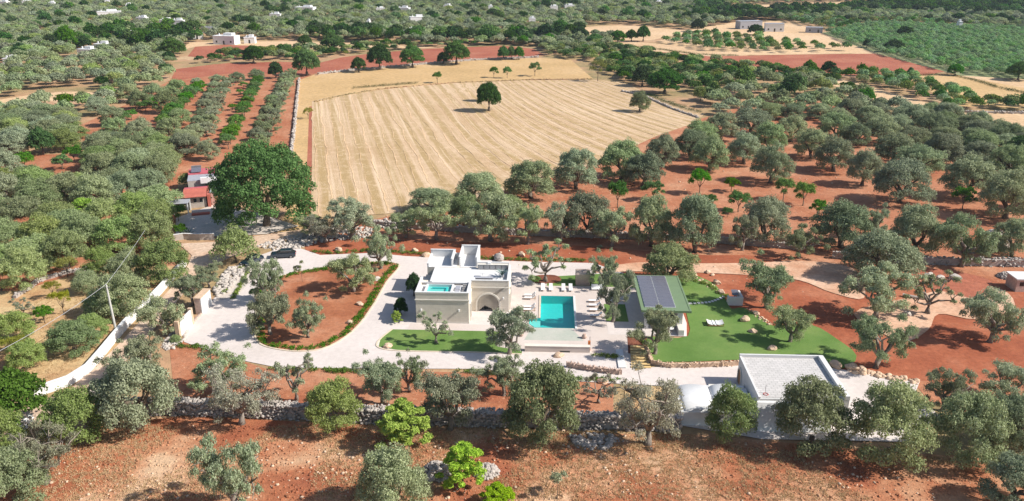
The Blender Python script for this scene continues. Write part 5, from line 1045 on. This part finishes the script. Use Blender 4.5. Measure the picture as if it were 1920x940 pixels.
for c in range(2):
    for r_ in range(11):
        if pe is None:
            pe = MB().box(0, 2.2, 0, 1.06, .06, .1).mesh('panel', 'solar_cells'); pf_ = MB().box(-.04, 2.24, -.04, 1.1, 0, .055).mesh('panel_frame', 'white_metal')
        q = link('solar_panel', pe, pv); q.location = (34.55 + c * 2.33, .15 + r_ * 1.14, 3.28); link('panel_frame', pf_, q)
sofa = vt('outdoor_sofa', 37.4, .6, 'orange cushioned sofa under the front of the pavilion', 'sofa'); B('seat', 'orange_fabric', sofa, 0, 1.8, 0, .8, .2, .45); B('backrest', 'orange_fabric', sofa, 0, 1.8, .6, .85, .45, .9); B('frame', 'teak', sofa, -.05, 1.85, -.05, .86, Z, .2)
pt = vt('patio_table', 38.2, -1.6, 'small white round table before the pavilion', 'table'); MB().tube([(0, 0, .72), (0, 0, .76)], [.6, .6], 14).put('table_top', 'white_plaster', pt); MB().tube([(0, 0, 0), (0, 0, .72)], .06).put('leg', 'white_metal', pt)
kk = vt('kiosk', 48.9, 8.7, 'small white block kiosk at the back of the lawn', 'kiosk')
B('wall', 'white_plaster', kk, 0, 2.3, 0, .3, 0, 1.45); B('wall', 'white_plaster', kk, 2.0, 2.3, .3, 3., 0, 1.45); B('wall', 'white_plaster', kk, 0, .25, .3, 1.4, 0, 1.2); B('counter', 'pale_trim', kk, .25, 2.0, .3, 1.0, 0, 1.1)
q = MB().box(0.9, 1.9, 1.6, 3.0, 1.1, 1.16, tilt=Matrix.Rotation(R(18), 3, 'X'), c=(1.4, 1.6, 1.1)).put('solar_panel', 'solar_cells', kk); B('panel_post', 'grey_metal', kk, 1.35, 1.45, 2.2, 2.3, 0, 1.25)
db = vt('daybed', 45.4, 1.3, 'white curved daybed standing on the lawn', 'daybed')
m_ = MB(); n = 9
for i in range(n):
    t0, t1 = i / n * 2 - 1, (i + 1) / n * 2 - 1; z0, z1 = .35 + .28 * t0 * t0, .35 + .28 * t1 * t1; m_.quad((t0 * 1.2, -.75, z0), (t1 * 1.2, -.75, z1), (t1 * 1.2, .75, z1), (t0 * 1.2, .75, z0))
mt_ = m_.put('mattress', 'white_fabric', db); md = mt_.modifiers.new('thick', 'SOLIDIFY'); md.thickness = .1
for sx in (-1.15, 1.15): B('end_bar', 'teak', db, sx - .04, sx + .04, -.8, .8, .54, .6); B('leg', 'teak', db, sx - .04, sx + .04, -.7, -.62, 0, .54); B('leg', 'teak', db, sx - .04, sx + .04, .62, .7, 0, .54)
B('rail', 'teak', db, -1.1, 1.1, -.82, -.76, .2, .27)
x0, y0 = G(1288, 570); path = empty('stepping_path', (x0, y0, 0), 0, 'curving line of white stepping stones crossing the lawn', 'path')
for i, (px, py) in enumerate(smooth([(1290, 571), (1310, 570), (1330, 568), (1346, 563), (1360, 556)], False, 3)):
    x, y = G(px, py); B('stepping_stone', 'white_plaster', path, x - x0 - .2, x - x0 + .2, y - y0 - .3, y - y0 + .3, Z, Z + .05 + (i % 3) * .006)
stp = empty('garden_steps', (*G(1185, 692), 0), -TH, 'pale timber steps climbing beside the pavilion lawn', 'steps')
for k in range(8): B('tread', 'timber_tread', stp, -.1 + k * .06, 2.6 - k * .05, .1 + k * .82, .1 + k * .82 + .52, Z, Z + .06 + k * .03)
b2 = empty('border_kerb', (*G(1172, 692), 0), -TH, 'white kerb along the left side of the timber steps', 'kerb'); B('kerb_stone', 'white_plaster', b2, -.9, .1, 0, 5.4, 0, .25)

# ------------------------------------------------------------------ garage and the white vaulted building
ga = vt('garage', 0, 0, 'white garage building with large paved flat roof', 'garage')
bw = MB()
for a_, b_, c_, d_2 in [((44.95, -26.5, 0), (44.95, -28.3, 0), (44.95, -26.9, 3.2), (44.95, -26.5, 3.2))]:
    L_ = [Vector(p) for p in (a_, b_, c_, d_2)]; R_ = [p + Vector((8.6, 0, 0)) for p in L_]
    va = [bw.bm.verts.new(p) for p in L_]; vb_ = [bw.bm.verts.new(p) for p in R_]; bw.bm.faces.new(va); bw.bm.faces.new(vb_[::-1])
    for i in range(4): bw.bm.faces.new((va[i], va[(i + 1) % 4], vb_[(i + 1) % 4], vb_[i]))
bw.put('battered_front', 'white_lime', ga)
B('wall', 'white_plaster', ga, 45.15, 55.8, -26.5, -15.8, 0, 3.5)
B('roof_paving', 'roof_paver', ga, 45.3, 55.2, -26.3, -16., 3.5, 3.56)
for a in ((45.13, 45.35, -26.52, -16.05, 3.5, 3.72), (45.13, 55.82, -16.04, -15.78, 3.5, 3.95), (55.2, 55.82, -26.52, -16.05, 3.5, 4.05)): B('parapet', 'white_plaster', ga, *a)
s = MB(); pts = [(-17.9, 0)] + [(-17.1 - .8 * math.cos(math.pi * i / 10), 1.5 + .8 * math.sin(math.pi * i / 10)) for i in range(11)] + [(-16.3, 0)]
av = [s.bm.verts.new((45.12, y, z)) for y, z in pts]; s.bm.faces.new(av); dd = s.put('door', 'teak', ga)
s = MB(); q = [(-18.15, 0), (-17.9, 0)] + [(-17.1 - .8 * math.cos(math.pi * i / 10), 1.5 + .8 * math.sin(math.pi * i / 10)) for i in range(11)] + [(-16.3, 0), (-16.05, 0)] + [(-17.1 + 1.05 * math.cos(math.pi * i / 10), 1.5 + 1.05 * math.sin(math.pi * i / 10)) for i in range(11)]
av = [s.bm.verts.new((45.15, y, z)) for y, z in q]; bv = [s.bm.verts.new((45.02, y, z)) for y, z in q]; n = len(q)
for i in range(n): s.bm.faces.new((av[i], av[(i + 1) % n], bv[(i + 1) % n], bv[i]))
f_ = s.bm.faces.new(bv); bmesh.ops.triangulate(s.bm, faces=[f_]); s.put('door_frame', 'pale_trim', dd)
MB().tube([(46.2, -25.3, 3.56), (46.2, -25.3, 4.7)], .03).put('roof_pipe', 'grey_metal', ga); MB().tube([(46.2 + .3 * math.cos(k), -25.6 + .3 * math.sin(k), 3.6) for k in range(7)], .04).put('hose', 'red_paint', ga)
vb = vt('vaulted_building', 0, 0, 'old whitewashed building with two rounded roof vaults', 'house')
B('wall', 'white_lime', vb, 36.0, 44.9, -27.3, -21.2, 0, 1.9); 
def vault(x0, x1, y0, y1, z, h, nm='roof_vault'):
    s = MB(); n = 12; A, Bv = [], []
    for i in range(n + 1):
        a = math.pi * i / n; x = (x0 + x1) / 2 - (x1 - x0) / 2 * math.cos(a); zz = z + h * math.sin(a); A.append(s.bm.verts.new((x, y0, zz))); Bv.append(s.bm.verts.new((x, y1, zz)))
    for i in range(n): s.bm.faces.new((A[i], A[i + 1], Bv[i + 1], Bv[i]))
    s.bm.faces.new(A); s.bm.faces.new(Bv[::-1]); return s.put(nm, 'white_lime', vb, True)
vault(36.4, 40.2, -27.2, -21.3, 1.9, .45); vault(40.3, 43.6, -26.25, -21.3, 1.9, .6)
B('parapet', 'white_lime', vb, 36.5, 44.7, -21.35, -21.1, 1.9, 2.1); w1 = B('window', 'dark_glass', vb, 42.2, 42.9, -27.33, -27.301, .8, 1.4); B('window_frame', 'pale_trim', w1, 42.1, 43.0, -27.36, -27.331, 1.4, 1.5)
cw = vt('court_wall', 40.6, -16.9, 'low white wall joining the garage and the vaulted building', 'wall'); B('wall_body', 'white_plaster', cw, 0, 4.5, -3.2, -2.9, 0, 1.5); B('coping', 'pale_trim', cw, -.03, 4.5, -3.24, -2.86, 1.502, 1.56)

# ------------------------------------------------------------------ gate, pole, cottage, huts
gw = vt('gate_wall', 0, 0, 'white rendered gate wall with stone side left of the driveway', 'gate'); B('wall', 'pink_stone', gw, -34.9, -34.0, 1.6, 5.4, 0, 2.7); B('white_face', 'white_plaster', gw, -33.99, -33.85, 1.6, 5.4, 0, 2.68); B('coping', 'warm_stone', gw, -35., -33.8, 1.5, 5.5, 2.7, 2.8)
gl_ = vt('driveway_gate', 0, 0, 'tall white solid gate panel at the driveway entrance', 'gate'); B('gate_panel', 'white_plaster', gl_, -34.05, -33.85, -6.3, -2.2, 0.05, 2.5); B('gate_post', 'warm_stone', gl_, -34.4, -33.8, -6.9, -6.3, 0, 2.7); B('gate_post', 'warm_stone', gl_, -34.4, -33.8, -2.2, -1.7, 0, 2.7); B('rail', 'pink_stone', gl_, -34.1, -33.9, -1.69, 1.5, 0, .35)
def pole(px, py, h, label, arm=True):
    x, y = G(px, py); o = empty('utility_pole', (x, y, 0), 0, label, 'utility pole'); MB().tube([(0, 0, 0), (-.2, 0, h)], [.2, .12], 9).put('shaft', 'concrete_pole', o)
    B('crossarm', 'grey_metal', o, -.7, .3, -.05, .05, h - .35, h - .25); MB().tube([(-.2, 0, h), (-.2, 0, h + .25)], .05).put('insulator', 'white_plaster', o); return Vector((x - .2, y, h + .2))
p1 = pole(218, 624, 7.6, 'white concrete utility pole beside the lane wall'); p2 = pole(313, 414, 4.2, 'thin white pole at the corner of the cottage yard')
def wire(a, b, sag, label):
    pts = [tuple(a.lerp(b, i / 20) - Vector((0, 0, sag * 4 * (i / 20) * (1 - i / 20)))) for i in range(21)]; o = MB().tube(pts, .035, 4).put('power_line', 'cable_grey'); tag(o, label, 'cable')
x, y = G(-60, 800); wire(p1, Vector((x, y, 7.2)), .7, 'cable running from the utility pole down to the lower left'); wire(p1, p2, .5, 'thin cable from the utility pole towards the cottage')
ct = vt('cottage', -59.4, 55.3, 'rustic cottage with red and pink sheet roofs beside the oak', 'house', rz=R(20))
B('wall', 'old_white', ct, 0.1, 4.6, .8, 8.2, 0, 2.6)
q = MB().quad((-.1, 0, 2.62), (4.8, 0, 2.62), (4.8, 5.3, 3.2), (-.1, 5.3, 3.2)).put('roof', 'terracotta_sheet', ct); q.modifiers.new('t', 'SOLIDIFY').thickness = .08
q = MB().quad((-.1, 5.35, 3.1), (4.8, 5.35, 3.1), (4.8, 8.4, 2.75), (-.1, 8.4, 2.75)).put('roof', 'pink_sheet', ct); q.modifiers.new('t', 'SOLIDIFY').thickness = .08
for k in range(3): w_ = B('window', 'dark_glass', ct, .7 + k * 1.3, 1.3 + k * 1.3, .77, .799, 1.2, 2.1); B('window_frame', 'pale_trim', w_, .65 + k * 1.3, 1.35 + k * 1.3, .74, .769, 1.12, 1.2)
B('wall', 'pink_wall', ct, 5.6, 8.4, 1.5, 9.99, 0, 3.0); B('roof', 'grey_sheet', ct, 5.5, 8.5, 1.4, 9.9, 3.0, 3.1); B('parapet', 'terracotta_sheet', ct, 4.9, 5.5, .4, 8.6, 0, 2.9)
B('wall', 'old_white', ct, .6, 7.2, 10., 20., 0, 3.7); B('roof', 'grey_sheet', ct, .5, 7.3, 10., 15.5, 3.7, 3.82); B('roof', 'pink_sheet', ct, .5, 8.3, 15.51, 20.2, 3.7, 4.1); B('parapet', 'white_lime', ct, 3.4, 7.2, 9.2, 9.98, 3.2, 4.5)
B('chimney', 'white_lime', ct, 7.2, 7.8, 13.6, 14.2, 3.6, 5.6); q = MB().box(1.2, 3.4, 15.8, 17.8, 4.3, 4.36, tilt=Matrix.Rotation(R(20), 3, 'X'), c=(2, 15.8, 4.3)).put('solar_collector', 'solar_cells', ct); B('roof_tank', 'grey_metal', ct, 1.2, 3.4, 17.9, 18.4, 4.9, 5.3); B('door', 'teak', ct, 6.4, 7.2, 1.47, 1.499, 0, 2.1)
tc = vt('garden_wall_seat', -56.2, 51.6, 'white wall with pink bench beside the cottage terrace', 'wall', rz=R(20)); B('wall_body', 'white_lime', tc, 0, 4.2, 0, .4, 0, 1.); B('bench', 'terracotta_sheet', tc, 0, 3.6, -.9, -.01, 0, .5)
sh = vt('open_shed', -62.9, 50.8, 'open shed with grey sheet roof on white posts left of the cottage', 'shed', rz=R(14)); q = MB().box(0, 6, 0, 3.4, 2.4, 2.48).put('roof', 'grey_sheet', sh)
for a in ((.1, .1), (5.7, .1), (.1, 3.1), (5.7, 3.1), (2.8, .1)): B('post', 'white_lime', sh, a[0], a[0] + .22, a[1], a[1] + .22, 0, 2.4)
B('back_wall', 'recess_shade', sh, .3, 5.7, 3.12, 3.3, 0, 2.4); B('side_wall', 'old_white', sh, .12, .25, .4, 3.1, 0, 1.4)
hs = empty('stone_hut', (*G(1862, 462), 0), 0, 'pale ruined dry-stone hut among olives at right', 'hut'); MB().tube([(0, 0, 0), (0, 0, 1.8), (0, 0, 2.2), (0, 0, 3.2)], [2.6, 2.4, 2.2, .9], 11).put('wall', 'old_white', hs)
P_ = []; Z_ = []
for _ in range(500): a = random.uniform(0, 6.28); z = random.uniform(0, 3.1); r_ = 2.6 - .14 * z if z < 2 else 2.3 - 1.2 * (z - 2); P_.append((r_ * math.cos(a), r_ * math.sin(a))); Z_.append(z)
q = rocks('stones', P_, .15, .32, 'old_white', hs, Z_, .7, None); q['kind'] = 'stuff'; B('door', 'recess_shade', hs, -1.6, -.9, -2.7, -2.3, 0, 1.5)
bh = empty('block_hut', (*G(1903, 548), 0), -TH, 'block hut with white roof cut by the right edge', 'hut'); B('wall', 'pink_stone', bh, 0, 5, 0, 3.2, 0, 2.2); B('roof', 'white_plaster', bh, -.2, 5.2, -.2, 3.4, 2.2, 2.4); B('window', 'dark_glass', bh, .5, 1.2, -.03, -.001, 1.1, 1.8)

# ------------------------------------------------------------------ car
def car(x, y, rz, label):
    t = vt('parked_car', x, y, label, 'car', rz=rz)
    prof = [(-2.25, .35), (-2.28, .75), (-2.1, .98), (-1.3, 1.02), (1.9, 1.02), (2.2, .95), (2.3, .6), (2.2, .3)]
    s = xz_prism(prof, -.88, .88); bmesh.ops.bevel(s.bm, geom=s.bm.edges[:], offset=.05, segments=1, affect='EDGES'); s.put('body', 'car_paint', t)
    cab = [(-1.35, 1.0), (-.5, 1.42), (1.4, 1.46), (2.1, 1.02)]; s = xz_prism(cab, -.72, .72); s.put('windows', 'dark_glass', t)
    B('roof', 'car_paint', t, -.48, 1.4, -.74, .74, 1.44, 1.5, .02)
    for yy in (-.75, .7): B('roof_rail', 'chrome_wheel', t, -.4, 1.5, yy, yy + .05, 1.5, 1.55)
    for wx in (-1.4, 1.4):
        for wy in (-.9, .72): w_ = MB().tube([(wx, wy, .33), (wx, wy + .18, .33)], [.33, .33], 14).put('wheel', 'tyre', t); MB().tube([(wx, wy - .01, .33), (wx, wy + .19, .33)], [.19, .19], 10).put('rim', 'chrome_wheel', w_)
    for wy in (-.75, .45): B('headlight', 'white_plaster', t, -2.29, -2.2, wy, wy + .3, .62, .76); B('tail_light', 'red_paint', t, 2.2, 2.3, wy, wy + .3, .72, .88)
    B('windscreen', 'dark_glass', t, -1.2, -1.19, -.6, .6, 1.03, 1.05)
car(-28.9, 27.2, R(12), 'dark blue estate car parked at the top of the driveway'); car(-33.6, 23.8, R(70), 'dark car half hidden behind the olive left of the estate car')

# ------------------------------------------------------------------ far houses
def farm(px, py, wpx, hpx, label, depth=.8, wings=1, col='white_lime', roof='white_lime'):
    x, y = G(px, py); s = mpp(py); wd = wpx / s; h = max(3.4 if py > 60 else 5.2, hpx / s * .9); r_ = random.Random(int(px * 7 + py)); o = empty('farmhouse', (x, y, 0), r_.uniform(-.3, .3), label, 'house', 'white houses in the far countryside')
    dp = max(4, wd * depth * .6); B('wall', col, o, -wd / 2, wd / 2, 0, dp, 0, h); B('roof', roof, o, -wd / 2 - .15, wd / 2 + .15, -.15, dp + .15, h, h + .2)
    n = max(1, min(5, int(wd / 4)))
    for i in range(n):
        cx = -wd / 2 + (i + .5) * wd / n; nm = 'door' if i == n // 2 else 'window'; B(nm, 'dark_glass', o, cx - .5, cx + .5, -.03, -.001, 0 if nm == 'door' else 1.1, 2.2)
    if wings: B('upper_room', col, o, -wd * .1, wd * .3, dp * .4, dp, h + .2, h + 1.5); B('chimney', col, o, -wd * .35, -wd * .35 + .6, dp * .5, dp * .5 + .6, h + .2, h + 1.3)
for a in FARMS:
    kw = {}
    if 'shed' in a[4]: kw = dict(wings=0, col='grey_sheet' if 'grey' in a[4] else 'white_lime', roof='grey_sheet')
    farm(*a, **kw)
# ------------------------------------------------------------------ air
hz = MB().box(-2600, 2600, -60, 2600, -4, 60).bm
s = MB(); s.bm.free(); s.bm = hz; tm = NT('haze'); tm.t.nodes.remove(tm.b); pvn = tm.n('ShaderNodeVolumePrincipled'); pvn.inputs['Density'].default_value = .00008; pvn.inputs['Color'].default_value = (.72, .84, 1, 1); pvn.inputs['Anisotropy'].default_value = .2
tm.l(pvn.outputs[0], tm.out.inputs['Volume']); M['haze'] = tm.m; hb = s.put('haze', 'haze'); hb['kind'] = 'stuff'
print('trees', CTR[0], 'olives', sum(1 for o in bpy.data.objects if o.name.split('.')[0] == 'olive_tree'), 'far', len(oliv), len(scrub), len(dk), len(orch), len(orch2))
